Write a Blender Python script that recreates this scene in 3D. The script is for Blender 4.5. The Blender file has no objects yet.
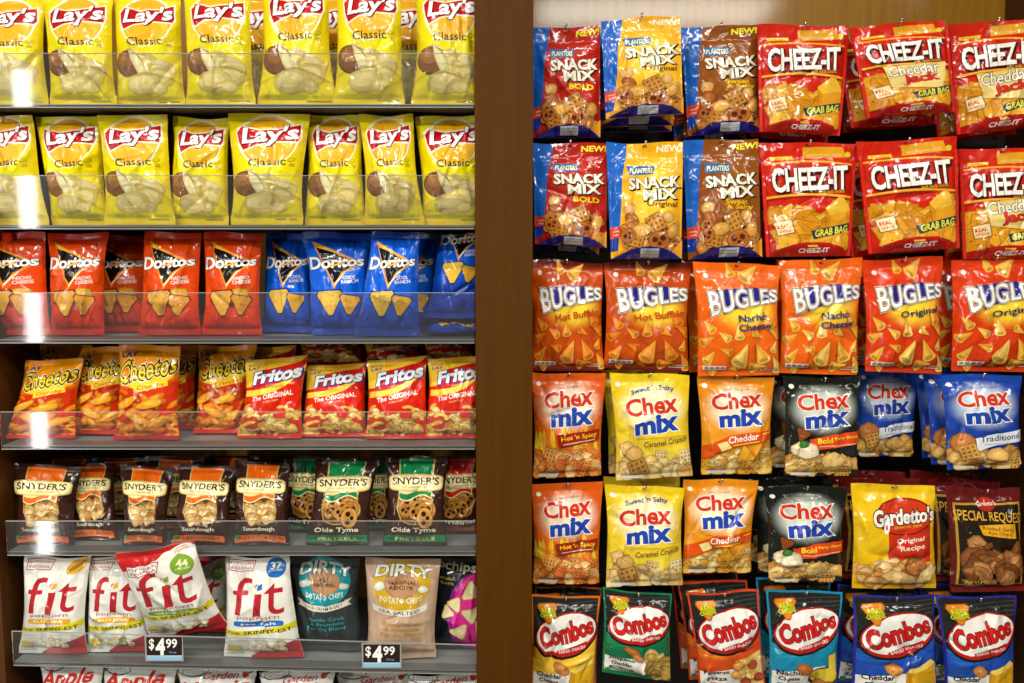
import bpy, math, random
import numpy as np
from mathutils.geometry import tessellate_polygon
from mathutils import Vector

C = bpy.context.scene.collection
SC = bpy.context.scene
R = math.radians

# ------------------------------------------------------------------ camera
F, D, H, PITCH = 900.0, 1.85, 1.55, R(5.5)
cam = bpy.data.cameras.new('camera'); cam.sensor_width = 36.0; cam.lens = F / 1024 * 36.0
cam.clip_start = 0.05
co = bpy.data.objects.new('camera', cam); C.objects.link(co)
co.location = (0, -D, H); co.rotation_euler = (R(90) - PITCH, 0, 0)
SC.camera = co


def at(px, py, Y):
    """world point seen at a pixel of the photograph, at depth Y behind the shelf fronts"""
    u = (341.5 - py) / F; r = (px - 512) / F
    dy = math.cos(PITCH) + u * math.sin(PITCH); dz = -math.sin(PITCH) + u * math.cos(PITCH)
    k = (Y + D) / dy
    return np.array((r * k, Y, H + dz * k))


def lin(c):
    if isinstance(c, str):
        c = [int(c[i:i + 2], 16) / 255 for i in (0, 2, 4)]
    return np.array([x / 12.92 if x <= .04045 else ((x + .055) / 1.055) ** 2.4 for x in c])


# ------------------------------------------------------------------ materials
def new_mat(name):
    m = bpy.data.materials.new(name); m.use_nodes = True
    nt = m.node_tree; b = nt.nodes['Principled BSDF']
    return m, nt, b


def film(name, rough, bump, metal=0.0, ridges=False, scale=28.0):
    m, nt, b = new_mat(name); N = nt.nodes; L = nt.links
    at_ = N.new('ShaderNodeAttribute'); at_.attribute_name = 'ink'
    L.new(at_.outputs['Color'], b.inputs['Base Color'])
    b.inputs['Roughness'].default_value = rough
    b.inputs['Metallic'].default_value = metal
    b.inputs['Specular IOR Level'].default_value = 0.12
    b.inputs['Coat Weight'].default_value = 0.8
    b.inputs['Coat Roughness'].default_value = 0.06
    tc = N.new('ShaderNodeTexCoord')
    oi = N.new('ShaderNodeObjectInfo')
    add = N.new('ShaderNodeVectorMath'); add.operation = 'ADD'
    L.new(tc.outputs['Object'], add.inputs[0]); L.new(oi.outputs['Location'], add.inputs[1])
    n1 = N.new('ShaderNodeTexNoise'); n1.noise_type = 'RIDGED_MULTIFRACTAL'
    n1.inputs['Scale'].default_value = scale; n1.inputs['Detail'].default_value = 2.6
    n1.inputs['Distortion'].default_value = 0.9
    L.new(add.outputs[0], n1.inputs['Vector'])
    vm = N.new('ShaderNodeVectorMath'); vm.operation = 'MULTIPLY'; vm.inputs[1].default_value = (1, 1, .62)
    L.new(add.outputs[0], vm.inputs[0])
    nd = N.new('ShaderNodeTexNoise'); nd.inputs['Scale'].default_value = 14; L.new(add.outputs[0], nd.inputs['Vector'])
    va = N.new('ShaderNodeVectorMath'); va.operation = 'MULTIPLY_ADD'; va.inputs[1].default_value = (.035, .035, .035)
    L.new(nd.outputs['Color'], va.inputs[0]); L.new(vm.outputs[0], va.inputs[2])
    vo = N.new('ShaderNodeTexVoronoi'); vo.inputs['Scale'].default_value = 34.0; L.new(va.outputs[0], vo.inputs['Vector'])
    ma = N.new('ShaderNodeMath'); ma.operation = 'MULTIPLY_ADD'; ma.inputs[1].default_value = 1.5
    L.new(vo.outputs['Distance'], ma.inputs[0]); L.new(n1.outputs[0], ma.inputs[2])
    bp = N.new('ShaderNodeBump'); bp.inputs['Strength'].default_value = bump; bp.inputs['Distance'].default_value = 0.004
    L.new(ma.outputs[0], bp.inputs['Height'])
    last = bp
    if ridges:
        w = N.new('ShaderNodeTexWave'); w.bands_direction = 'X'; w.inputs['Scale'].default_value = 130.0
        L.new(tc.outputs['Object'], w.inputs['Vector'])
        b2 = N.new('ShaderNodeBump'); b2.inputs['Strength'].default_value = 0.25; b2.inputs['Distance'].default_value = 0.001
        L.new(w.outputs[0], b2.inputs['Height']); L.new(bp.outputs[0], b2.inputs['Normal']); last = b2
    L.new(last.outputs[0], b.inputs['Normal']); L.new(last.outputs[0], b.inputs['Coat Normal'])
    return m


FILM = film('printed_film', 0.25, 0.75, scale=34.0)
SEAL = film('crimped_film', 0.3, 0.25, ridges=True, scale=34.0)
MATTE = film('matte_film', 0.36, 0.55, scale=26.0)
MSEAL = film('matte_crimped_film', 0.4, 0.3, ridges=True, scale=16.0)
CARD = film('printed_card', 0.5, 0.0)


def wood(name, c1, c2, rough, coat, spec):
    m, nt, b = new_mat(name); N = nt.nodes; L = nt.links
    b.inputs['Specular IOR Level'].default_value = spec
    tc = N.new('ShaderNodeTexCoord'); mp = N.new('ShaderNodeMapping')
    mp.inputs['Scale'].default_value = (26, 26, 1.1)
    L.new(tc.outputs['Object'], mp.inputs['Vector'])
    n = N.new('ShaderNodeTexNoise'); n.inputs['Scale'].default_value = 2.2; n.inputs['Detail'].default_value = 7
    n.inputs['Roughness'].default_value = 0.62
    L.new(mp.outputs[0], n.inputs['Vector'])
    cr = N.new('ShaderNodeValToRGB')
    cr.color_ramp.elements[0].color = (*lin(c1), 1); cr.color_ramp.elements[0].position = .3
    cr.color_ramp.elements[1].color = (*lin(c2), 1); cr.color_ramp.elements[1].position = .72
    L.new(n.outputs[0], cr.inputs[0]); L.new(cr.outputs[0], b.inputs['Base Color'])
    b.inputs['Roughness'].default_value = rough
    b.inputs['Coat Weight'].default_value = coat; b.inputs['Coat Roughness'].default_value = 0.11
    return m


WOOD_DIV = wood('walnut_laminate', '492800', '533002', 0.6, 0.0, .12)
WOOD_BACK = wood('amber_panel', '8c6008', 'a87614', 0.4, 0.55, .2)
WOOD_SIDE = wood('dark_side_panel', '472606', '55300a', 0.55, 0.0, .2)


def plain(name, c, rough, metal=0.0, var=0.06, scale=30):
    m, nt, b = new_mat(name); N = nt.nodes; L = nt.links
    tc = N.new('ShaderNodeTexCoord'); n = N.new('ShaderNodeTexNoise'); n.inputs['Scale'].default_value = scale
    L.new(tc.outputs['Object'], n.inputs['Vector'])
    mx = N.new('ShaderNodeMix'); mx.data_type = 'RGBA'
    k = lin(c); mx.inputs[6].default_value = (*(k * (1 - var)), 1); mx.inputs[7].default_value = (*np.minimum(k * (1 + var), 1), 1)
    L.new(n.outputs[0], mx.inputs[0]); L.new(mx.outputs[2], b.inputs['Base Color'])
    b.inputs['Roughness'].default_value = rough; b.inputs['Metallic'].default_value = metal
    return m


SHELF = plain('grey_tray_floor', '85888a', 0.35)
BOARD = plain('dark_shelf_board', '33291f', 0.6)
STEEL = plain('bright_steel', 'c9c9c6', 0.22, 1.0)
BLACK = plain('black_steel', '141312', 0.4, 0.0)
PAINT = plain('store_paint', '7d776c', 0.8, scale=3)
FLOORM = plain('store_floor', '57514a', 0.4, scale=4)
CEIL = plain('store_ceiling', 'cfcabf', 0.9, scale=6)


def acrylic():
    m, nt, b = new_mat('clear_acrylic'); N = nt.nodes; L = nt.links
    N.remove(b); out = N['Material Output']
    tr = N.new('ShaderNodeBsdfTransparent'); tr.inputs[0].default_value = (.995, 1, .995, 1)
    gl = N.new('ShaderNodeBsdfGlossy'); gl.inputs['Roughness'].default_value = 0.06
    df = N.new('ShaderNodeBsdfDiffuse')
    tc = N.new('ShaderNodeTexCoord'); n = N.new('ShaderNodeTexNoise'); n.inputs['Scale'].default_value = 9
    L.new(tc.outputs['Object'], n.inputs['Vector'])
    df.inputs[0].default_value = (.78, .80, .80, 1)
    mr = N.new('ShaderNodeMapRange'); mr.inputs['To Min'].default_value = .010; mr.inputs['To Max'].default_value = .026
    L.new(n.outputs[0], mr.inputs['Value'])
    m1 = N.new('ShaderNodeMixShader'); L.new(mr.outputs[0], m1.inputs[0]); L.new(tr.outputs[0], m1.inputs[1]); L.new(df.outputs[0], m1.inputs[2])
    fr = N.new('ShaderNodeFresnel'); fr.inputs[0].default_value = 1.33
    m2 = N.new('ShaderNodeMixShader'); L.new(fr.outputs[0], m2.inputs[0]); L.new(m1.outputs[0], m2.inputs[1]); L.new(gl.outputs[0], m2.inputs[2])
    L.new(m2.outputs[0], out.inputs[0])
    return m


ACRYLIC = acrylic()
EDGE = plain('polished_acrylic_edge', '9a9c96', 0.2)

# ------------------------------------------------------------------ mesh helpers


def link_mesh(name, verts, faces, mat, parent=None, loc=(0, 0, 0), smooth=False):
    me = bpy.data.meshes.new(name); me.from_pydata([tuple(v) for v in verts], [], faces); me.update()
    if smooth:
        me.polygons.foreach_set('use_smooth', [True] * len(me.polygons))
    me.materials.append(mat)
    o = bpy.data.objects.new(name, me); C.objects.link(o); o.location = loc
    if parent: o.parent = parent
    return o


def box_geo(x0, x1, y0, y1, z0, z1, bev=0.0):
    """bevelled box along X-Y-Z as verts/faces (chamfer on all twelve edges when bev > 0)"""
    if bev <= 0:
        v = [(x, y, z) for z in (z0, z1) for y in (y0, y1) for x in (x0, x1)]
        return v, [(0, 2, 3, 1), (4, 5, 7, 6), (0, 1, 5, 4), (2, 6, 7, 3), (0, 4, 6, 2), (1, 3, 7, 5)]
    import bmesh
    bm = bmesh.new(); bmesh.ops.create_cube(bm, size=1)
    for v in bm.verts:
        v.co = Vector(((x0 + x1) / 2 + v.co.x * (x1 - x0), (y0 + y1) / 2 + v.co.y * (y1 - y0), (z0 + z1) / 2 + v.co.z * (z1 - z0)))
    bmesh.ops.bevel(bm, geom=bm.edges[:], offset=bev, segments=2, affect='EDGES')
    bm.verts.index_update()
    r = [tuple(v.co) for v in bm.verts], [tuple(v.index for v in f.verts) for f in bm.faces]
    bm.free()
    return r


def tube_geo(pts, rad, n=10):
    V, Fc = [], []
    pts = [Vector(p) for p in pts]
    for i, p in enumerate(pts):
        t = (pts[min(i + 1, len(pts) - 1)] - pts[max(i - 1, 0)]).normalized()
        s = t.cross(Vector((1, 0, 0)))
        if s.length < .1: s = t.cross(Vector((0, 1, 0)))
        s.normalize(); q = t.cross(s)
        r = rad[i] if isinstance(rad, (list, tuple)) else rad
        for k in range(n):
            a = 2 * math.pi * k / n
            V.append(tuple(p + s * (r * math.cos(a)) + q * (r * math.sin(a))))
    for i in range(len(pts) - 1):
        for k in range(n):
            Fc.append((i * n + k, i * n + (k + 1) % n, (i + 1) * n + (k + 1) % n, (i + 1) * n + k))
    Fc.append(tuple(range(n - 1, -1, -1))); Fc.append(tuple(range((len(pts) - 1) * n, len(pts) * n)))
    return V, Fc


def tag(o, label, cat, group=None):
    o['label'] = label; o['category'] = cat
    if group: o['group'] = group
    return o


def empty(name, loc):
    o = bpy.data.objects.new(name, None); C.objects.link(o); o.location = loc; o.empty_display_size = .02
    return o


def struct(o):
    o['kind'] = 'structure'; return o


# ------------------------------------------------------------------ printed artwork
NU, NV = 40, 58
_tc = {}


def text_tris(s, bold, res, space):
    key = (s, round(bold, 4), res, space)
    if key in _tc: return _tc[key]
    cu = bpy.data.curves.new('lettering', 'FONT'); cu.body = s; cu.size = 1; cu.offset = bold
    cu.resolution_u = res; cu.space_character = space; cu.fill_mode = 'FRONT'
    o = bpy.data.objects.new('lettering', cu); C.objects.link(o)
    dg = bpy.context.evaluated_depsgraph_get(); dg.update()
    me = bpy.data.meshes.new_from_object(o.evaluated_get(dg))
    me.calc_loop_triangles()
    n = len(me.vertices); v = np.empty(n * 3); me.vertices.foreach_get('co', v); v = v.reshape(-1, 3)[:, :2]
    t = np.array([tuple(q.vertices) for q in me.loop_triangles], int).reshape(-1, 3)
    bpy.data.objects.remove(o); bpy.data.curves.remove(cu); bpy.data.meshes.remove(me)
    _tc[key] = (v, t)
    return v, t


def _cut(poly, d):
    neg, pos = [], []
    n = len(poly)
    for k in range(n):
        p, q = poly[k], poly[(k + 1) % n]; a, b = d[k], d[(k + 1) % n]
        if a <= 0: neg.append(p)
        if a >= 0: pos.append(p)
        if (a < 0 < b) or (b < 0 < a):
            t = a / (a - b); m = (p[0] + t * (q[0] - p[0]), p[1] + t * (q[1] - p[1]))
            neg.append(m); pos.append(m)
    return (neg if len(neg) > 2 else None), (pos if len(pos) > 2 else None)


class Art:
    """flat artwork in bag widths: x 0..1 across, y 0..1 down from the top; cut along the film's own grid"""

    def __init__(s, aspect, seed=1, base='ffffff', yo=0.0):
        s.a = aspect; s.rng = random.Random(seed); s.z = 0.0
        s.I, s.J, s.Hf, s.FX, s.FY, s.Zl, s.Co = [], [], [], [], [], [], []
        s.cnt, s.row = [], []
        s.base = base; s.yo = yo; s.ys = 1.0

    def XY(s, x, y):
        return (x, (1 - (y * s.ys + s.yo)) * s.a)

    def _emit(s, poly, col):
        nu, nv, a = NU, NV, s.a
        g = [(p[0] * nu, p[1] / a * nv) for p in poly]
        xs = [p[0] for p in g]; ys = [p[1] for p in g]
        if max(xs) <= 0 or min(xs) >= nu or max(ys) <= 0 or min(ys) >= nv: return
        rem = g
        if min(xs) < 0: rem = _cut(rem, [p[0] for p in rem])[1]
        if rem and max(xs) > nu: rem = _cut(rem, [p[0] - nu for p in rem])[0]
        if rem and min(ys) < 0: rem = _cut(rem, [p[1] for p in rem])[1]
        if rem and max(ys) > nv: rem = _cut(rem, [p[1] - nv for p in rem])[0]
        while rem:
            i = int(math.floor(min(p[0] for p in rem) + 1e-7)); i = min(i, nu - 1)
            if max(p[0] for p in rem) <= i + 1 + 1e-7: colp, rem = rem, None
            else: colp, rem = _cut(rem, [p[0] - i - 1 for p in rem])
            while colp:
                j = int(math.floor(min(p[1] for p in colp) + 1e-7)); j = min(j, nv - 1)
                if max(p[1] for p in colp) <= j + 1 + 1e-7: cell, colp = colp, None
                else: cell, colp = _cut(colp, [p[1] - j - 1 for p in colp])
                if not cell: continue
                up, lo = _cut(cell, [(p[0] - i) - (p[1] - j) for p in cell])
                for hf, q in ((0, lo), (1, up)):
                    if not q: continue
                    q = [(round(p[0], 4), round(p[1], 4)) for p in q]
                    q = [p for k, p in enumerate(q) if p != q[k - 1]]
                    if len(q) < 3 or len(set(q)) < len(q): continue
                    ar = 0.0
                    for k in range(len(q)):
                        ar += q[k][0] * q[(k + 1) % len(q)][1] - q[(k + 1) % len(q)][0] * q[k][1]
                    if abs(ar) < 1e-5: continue
                    if ar < 0: q = q[::-1]
                    for p in q:
                        s.I.append(i); s.J.append(j); s.Hf.append(hf); s.FX.append(p[0] - i); s.FY.append(p[1] - j)
                        s.Zl.append(s.z); s.Co.append(col)
                    s.cnt.append(len(q)); s.row.append(j)

    def step(s, k=1.0):
        s.z += 4e-5 * k

    def raw(s, pts, col, k=1.0, convex=False):
        s.step(k); col = tuple(lin(col))
        if convex:
            s._emit(pts, col)
        else:
            for t in tessellate_polygon([[Vector((p[0], p[1], 0)) for p in pts]]):
                s._emit([pts[i] for i in t], col)

    def poly(s, pts, col, k=1.0):
        s.raw([s.XY(*p) for p in pts], col, k)

    def rect(s, x0, y0, x1, y1, col, sk=0.0, rise=0.0):
        """sk shears x by y (widths); rise lifts the right end (heights)"""
        s.raw([s.XY(x0 + sk, y0), s.XY(x1 + sk, y0 - rise), s.XY(x1, y1 - rise), s.XY(x0, y1)], col, convex=True)

    def ell(s, cx, cy, rx, ry, col, rot=0.0, n=36, k=1.0, p=2.0):
        X, Y = s.XY(cx, cy); c, q = math.cos(R(rot)), math.sin(R(rot)); pts = []
        for i in range(n):
            t = 2 * math.pi * i / n
            ct, st = math.cos(t), math.sin(t)
            u = rx * math.copysign(abs(ct) ** (2 / p), ct); v = ry * math.copysign(abs(st) ** (2 / p), st)
            pts.append((X + u * c - v * q, Y + u * q + v * c))
        s.raw(pts, col, k, convex=True)

    def band(s, f0, f1, x0, x1, col, n=14):
        """strip between two curves y=f(x)"""
        xs = [x0 + (x1 - x0) * i / n for i in range(n + 1)]
        s.step(); cl = tuple(lin(col))
        for i in range(n):
            s._emit([s.XY(xs[i], f1(xs[i])), s.XY(xs[i + 1], f1(xs[i + 1])), s.XY(xs[i + 1], f0(xs[i + 1])), s.XY(xs[i], f0(xs[i]))], cl)

    def text(s, t, cx, cy, w, h, col, bold=0.0, out=(), rot=0.0, slant=0.0, warp=None, res=3, space=1.0, sh=None):
        v0, _ = text_tris(t, bold, res, space)
        mn, mx = v0.min(0), v0.max(0); ctr = (mn + mx) / 2; half = (mx - mn) / 2
        X, Y = s.XY(cx, cy); c, q = math.cos(R(rot)), math.sin(R(rot))
        jobs = [(bold + o, cl, (0, 0)) for o, cl in out]
        if sh: jobs.insert(0, (bold + sh[0], sh[1], sh[2]))
        jobs.append((bold, col, (0, 0)))
        for bo, cl, off in jobs:
            v, tr = text_tris(t, bo, res, space)
            n = (v - ctr) / half
            if warp is not None: nx, ny = warp(n[:, 0], n[:, 1])
            else: nx, ny = n[:, 0], n[:, 1]
            x = nx * w / 2 + slant * ny * h / 2 + off[0]; y = ny * h / 2 + off[1]
            P = np.stack((X + x * c - y * q, Y + x * q + y * c), 1)
            s.step(); cl = tuple(lin(cl))
            for a, b, d in tr:
                s._emit([tuple(P[a]), tuple(P[b]), tuple(P[d])], cl)

    # -- printed food
    def blob(s, x, y, r, col, k=.4, el=1.0, rot=0.0, n=9, jit=.18, light=True, dark=None):
        X, Y = s.XY(x, y); g = s.rng
        rr = [r * (1 + g.uniform(-jit, jit)) for _ in range(n)]
        c, q = math.cos(R(rot)), math.sin(R(rot))

        def ring(f, dx=0, dy=0):
            o = []
            for i in range(n):
                t = 2 * math.pi * i / n
                u, v = rr[i] * f * math.cos(t) * el, rr[i] * f * math.sin(t)
                o.append((X + dx + u * c - v * q, Y + dy + u * q + v * c))
            return o
        L = lin(col)
        dk = dark if dark is not None else None
        s.rawl(ring(1.10), lin(dk) if dk else L * .5, k)
        s.rawl(ring(1.0), L * .86, k)
        if light:
            s.rawl(ring(.86, -r * .05, r * .08), L, k)
            s.rawl(ring(.62, -r * .12, r * .16), np.minimum(L * 1.12, 1), k)
            s.rawl(ring(.3, -r * .2, r * .26), np.minimum(L * 1.4 + .04, 1), k)
            for _ in range(3):
                a, b, z = g.uniform(-.5, .5) * r, g.uniform(-.5, .5) * r, r * g.uniform(.06, .12)
                s.rawl([(X + a + z * 1.6 * math.cos(t), Y + b + z * math.sin(t)) for t in (0, 1.3, 2.5, 3.8, 5.1)], L * g.choice((.62, .75, 1.25)), k)

    def rawl(s, pts, L, k=.4):
        s.step(k); L = tuple(float(x) for x in L)
        Xc = sum(p[0] for p in pts) / len(pts); Yc = sum(p[1] for p in pts) / len(pts)
        n = len(pts)
        # fan keeps slightly non-convex outlines valid
        for i in range(n):
            s._emit([(Xc, Yc), pts[i], pts[(i + 1) % n]], L)

    def tri(s, x, y, r, col, rot=0.0, k=.4, sq=1.0, edge=None):
        X, Y = s.XY(x, y); pts = []
        for i in range(3):
            t = R(rot) + 2 * math.pi * i / 3 + math.pi / 2
            for d in (-.16, .16):
                pts.append((X + r * math.cos(t + d) * sq, Y + r * math.sin(t + d)))
        L = lin(col)
        e = lin(edge) if edge else L * .5
        s.rawl([(X + (p[0] - X) * 1.12, Y + (p[1] - Y) * 1.12) for p in pts], e, k)
        s.rawl(pts, L, k)
        for _ in range(4):
            a, b = s.rng.uniform(-.32, .32) * r, s.rng.uniform(-.32, .32) * r
            z = r * s.rng.uniform(.07, .14)
            s.rawl([(X + a + z * math.cos(t), Y + b + z * math.sin(t)) for t in (0, 1.3, 2.5, 3.8, 5.1)], L * s.rng.choice((.72, 1.2)), k)

    def ringp(s, x, y, r, col, hole, rot=0.0, k=.4):
        X, Y = s.XY(x, y); L = lin(col); c, q = math.cos(R(rot)), math.sin(R(rot))

        def el(rx, ry, ox=0, oy=0):
            return [(X + (ox + rx * math.cos(t)) * c - (oy + ry * math.sin(t)) * q, Y + (ox + rx * math.cos(t)) * q + (oy + ry * math.sin(t)) * c)
                    for t in [2 * math.pi * i / 14 for i in range(14)]]
        s.rawl(el(r * 1.08, r * .86), L * .4, k); s.rawl(el(r, r * .78), L, k)
        s.rawl(el(r * .8, r * .58), L * .75, k)
        hl = lin(hole)
        for ox, oy, f in ((-.4, .12, .27), (.4, .12, .27), (0, -.28, .2)):
            s.rawl(el(r * f, r * f * .95, ox * r, oy * r), hl, k)

    def lattice(s, x, y, r, col, rot=0.0, k=.4):
        X, Y = s.XY(x, y); L = lin(col); c, q = math.cos(R(rot)), math.sin(R(rot))
        P = lambda u, v: (X + r * (u * c - v * q), Y + r * (u * q + v * c))
        s.rawl([P(-1.1, -1.1), P(1.1, -1.1), P(1.1, 1.1), P(-1.1, 1.1)], L * .45, k)
        s.rawl([P(-1, -1), P(1, -1), P(1, 1), P(-1, 1)], L, k)
        s.step(k)
        for u in (-.62, 0, .62):
            for v in (-.62, 0, .62):
                s._emit([P(u - .17, v - .17), P(u + .17, v - .17), P(u + .17, v + .17), P(u - .17, v + .17)], tuple(L * .42))

    def cone(s, x, y, r, col, rot=0.0, k=.4):
        """a little horn snack: pointed triangle with a round open mouth"""
        X, Y = s.XY(x, y); L = lin(col); c, q = math.cos(R(rot)), math.sin(R(rot))
        P = lambda u, v: (X + r * (u * c - v * q), Y + r * (u * q + v * c))
        arc = lambda f, e: [P(f * math.cos(t), -.7 + e * math.sin(t)) for t in [math.pi + math.pi * i / 8 for i in range(9)]]
        s.rawl([P(.05, 1.07)] + [P(-.05, 1.07)] + arc(.70, .38), L * .5, k)
        s.rawl([P(.03, 1.0)] + [P(-.03, 1.0)] + arc(.66, .34), L, k)
        s.rawl([P(.02, .9), P(.5, -.6), P(.16, -.8)], L * .8, k)
        s.rawl([P(-.02, .9), P(-.34, -.5), P(-.1, -.5)], np.minimum(L * 1.3, 1), k)
        s.rawl([P(.44 * math.cos(t), -.72 + .2 * math.sin(t)) for t in [2 * math.pi * i / 10 for i in range(10)]], L * .55, k)

    def pile(s, x0, x1, y0, y1, n, r, cols, kinds, top=None, hole='4a1e08', k=.4):
        g = s.rng; items = []
        for _ in range(n):
            x, y = g.uniform(x0, x1), g.uniform(y0, y1)
            if top and y < top(x): y = top(x) + g.uniform(0, .05)
            items.append((y, x))
        items.sort()
        for y, x in items:
            kd = g.choice(kinds); cl = g.choice(cols); rr = r * g.uniform(.75, 1.2); ro = g.uniform(0, 360)
            if kd == 'blob': s.blob(x, y, rr * .8, cl, k, g.uniform(1, 1.4), ro)
            elif kd == 'stick': s.blob(x, y, rr * .5, cl, k, g.uniform(2.4, 3.4), g.uniform(-50, 50), jit=.12)
            elif kd == 'tri': s.tri(x, y, rr, cl, ro, k)
            elif kd == 'ring': s.ringp(x, y, rr, cl, hole, ro, k)
            elif kd == 'square': s.lattice(x, y, rr * .75, cl, ro, k)
            elif kd == 'cone': s.cone(x, y, rr, cl, g.uniform(-70, 70), k)
            elif kd == 'curl': s.curl(x, y, rr, cl, ro, k)
            elif kd == 'cracker': s.cracker(x, y, rr, cl, ro, k)

    def curl(s, x, y, r, col, rot=0.0, k=.4):
        X, Y = s.XY(x, y); L = lin(col); a0 = R(rot); sw = s.rng.uniform(1.6, 3.0)
        for f, w, m in ((1.0, .72, .5), (1.0, .58, 1.0), (1.08, .2, 1.22)):
            o, i_ = [], []
            s.step(k)
            for q in range(8):
                t = a0 + sw * q / 7
                o.append((X + r * (f + w / 2) * math.cos(t), Y + r * (f + w / 2) * .7 * math.sin(t)))
                i_.append((X + r * (f - w / 2) * math.cos(t), Y + r * (f - w / 2) * .7 * math.sin(t)))
            cl = tuple(np.minimum(L * m, 1))
            for q in range(7): s._emit([i_[q], o[q], o[q + 1], i_[q + 1]], cl)

    def cracker(s, x, y, r, col, rot=0.0, k=.4):
        X, Y = s.XY(x, y); L = lin(col); c, q = math.cos(R(rot)), math.sin(R(rot))
        P = lambda u, v: (X + r * (u * c - v * q), Y + r * (u * q + v * c) * .75)
        ed = []
        for u, v in ((-1, -1), (1, -1), (1, 1), (-1, 1)): ed.append(P(u, v))
        s.rawl([(X + (p[0] - X) * 1.1, Y + (p[1] - Y) * 1.1) for p in ed], L * .62, k)
        s.rawl(ed, L, k)
        s.rawl([P(.14 * math.cos(t), .14 * math.sin(t)) for t in (0, 1.2, 2.5, 3.7, 5)], L * .5, k)
        for u, v in ((-.5, .4), (.45, .5), (.4, -.5), (-.45, -.4)):
            s.rawl([P(u + .16 * math.cos(t), v + .12 * math.sin(t)) for t in (0, 1.2, 2.5, 3.7, 5)], np.minimum(L * s.rng.choice((.8, 1.18)), 1), k)

    def done(s):
        s.I = np.array(s.I, int); s.J = np.array(s.J, int); s.Hf = np.array(s.Hf, bool)
        s.FX = np.array(s.FX); s.FY = np.array(s.FY); s.Zl = np.array(s.Zl); s.Co = np.array(s.Co).reshape(-1, 3)
        s.cnt = np.array(s.cnt, int); s.row = np.array(s.row, int)
        s.start = np.concatenate(([0], np.cumsum(s.cnt)))[:-1].astype(int)
        gx, gy = np.meshgrid(np.linspace(0, 1, NU + 1), 1 - np.linspace(0, 1, NV + 1))
        gy = gy - s.yo
        if callable(s.base): col = s.base(gx, gy)
        else: col = np.broadcast_to(lin(s.base), gx.shape + (3,)).copy()
        s.G = col
        return s


def sm(a, b, x):
    t = np.clip((x - a) / (b - a), 0, 1); return t * t * (3 - 2 * t)


def mixc(c0, c1, t):
    return lin(c0) * (1 - t[..., None]) + lin(c1) * t[..., None]


def over(col, c, t):
    return col * (1 - t[..., None]) + lin(c) * t[..., None]

# ------------------------------------------------------------------ the kinds of print
ART = {}


def design(name):
    def deco(fn):
        ART[name] = fn; return fn
    return deco


_done = {}


def art(name):
    if name not in _done: _done[name] = ART[name]().done()
    return _done[name]


POT = ('e9cf86', 'dfc274', 'f0dc9c', 'd8b866')


def lays():
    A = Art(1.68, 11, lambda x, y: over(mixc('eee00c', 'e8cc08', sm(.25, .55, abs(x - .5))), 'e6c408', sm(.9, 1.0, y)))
    A.ell(.52, .245, .40, .40, 'f6f2d8'); A.ell(.525, .25, .37, .37, 'eeb21c'); A.ell(.535, .29, .32, .28, 'f5c436'); A.ell(.54, .345, .25, .15, 'f2b424')
    A.poly([(.10, .17), (.17, .115), (.42, .15), (.68, .125), (.93, .085), (.955, .225), (.92, .27), (.62, .265), (.36, .30), (.19, .355), (.125, .27)], 'f6ead2')
    A.poly([(.12, .18), (.18, .13), (.42, .163), (.68, .138), (.915, .10), (.935, .222), (.91, .255), (.62, .252), (.36, .287), (.20, .335), (.145, .265)], 'be1018')
    A.text("Lay's", .545, .205, .72, .295, 'ffffff', .03, out=((.022, '7c0a14'),), rot=6, slant=.22, sh=(.01, '5e0810', (.014, -.016)))
    A.text('Classic', .53, .44, .52, .115, '2e2804', .006, rot=3, res=2)
    A.ell(.86, .42, .05, .03, 'b09c0c', 20); A.ell(.86, .418, .038, .02, 'e8cc0c', 20); A.rect(.84, .455, .90, .462, '988a0c'); A.rect(.83, .47, .91, .476, '988a0c')
    A.ell(.62, .61, .17, .085, 'c4ae60', -32); A.ell(.80, .66, .17, .10, 'c0a656', -30); A.ell(.80, .652, .15, .085, 'd8c486', -30); A.ell(.77, .64, .09, .05, 'e0cf98', -30)
    for i, c in enumerate(('d2ba62', 'eada92', 'cfb65a', 'eee09e', 'd6be68', 'ecdc98', 'ccb258', 'eada92')):
        A.ell(.36 + .05 * i, .585 + .018 * i, .085, .17 - .006 * i, c, 40)
    A.ell(.255, .635, .23, .19, '4a2a10', -14); A.ell(.25, .63, .218, .178, '7c4a1e', -14); A.ell(.215, .60, .13, .10, '95602a', -14); A.ell(.19, .585, .06, .04, 'a87238', -14)
    A.poly([(.27, .515), (.40, .56), (.54, .675), (.50, .71), (.42, .735), (.34, .66), (.29, .59)], 'd9c88c'); A.poly([(.29, .53), (.39, .57), (.50, .67), (.43, .715), (.35, .64)], 'e9dda8')
    for bx, by, br, c, e in ((.72, .745, .13, 'dec670', 1.5), (.45, .80, .15, 'e4cf7e', 1.6), (.68, .84, .075, 'e6d284', 1.5)):
        A.blob(bx, by, br, c, 1, e, 8, jit=.10, n=16, dark='d6b840', light=False); A.ell(bx - .01, by - .006, br * e * .78, br * .62, 'ead78e', 8); A.ell(bx + .03, by + .012, br * .6, br * .3, 'e0cb7c', 8)
    A.rect(.62, .945, .92, .955, '988a0c')
    return A


ART['lays'] = lays


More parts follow.
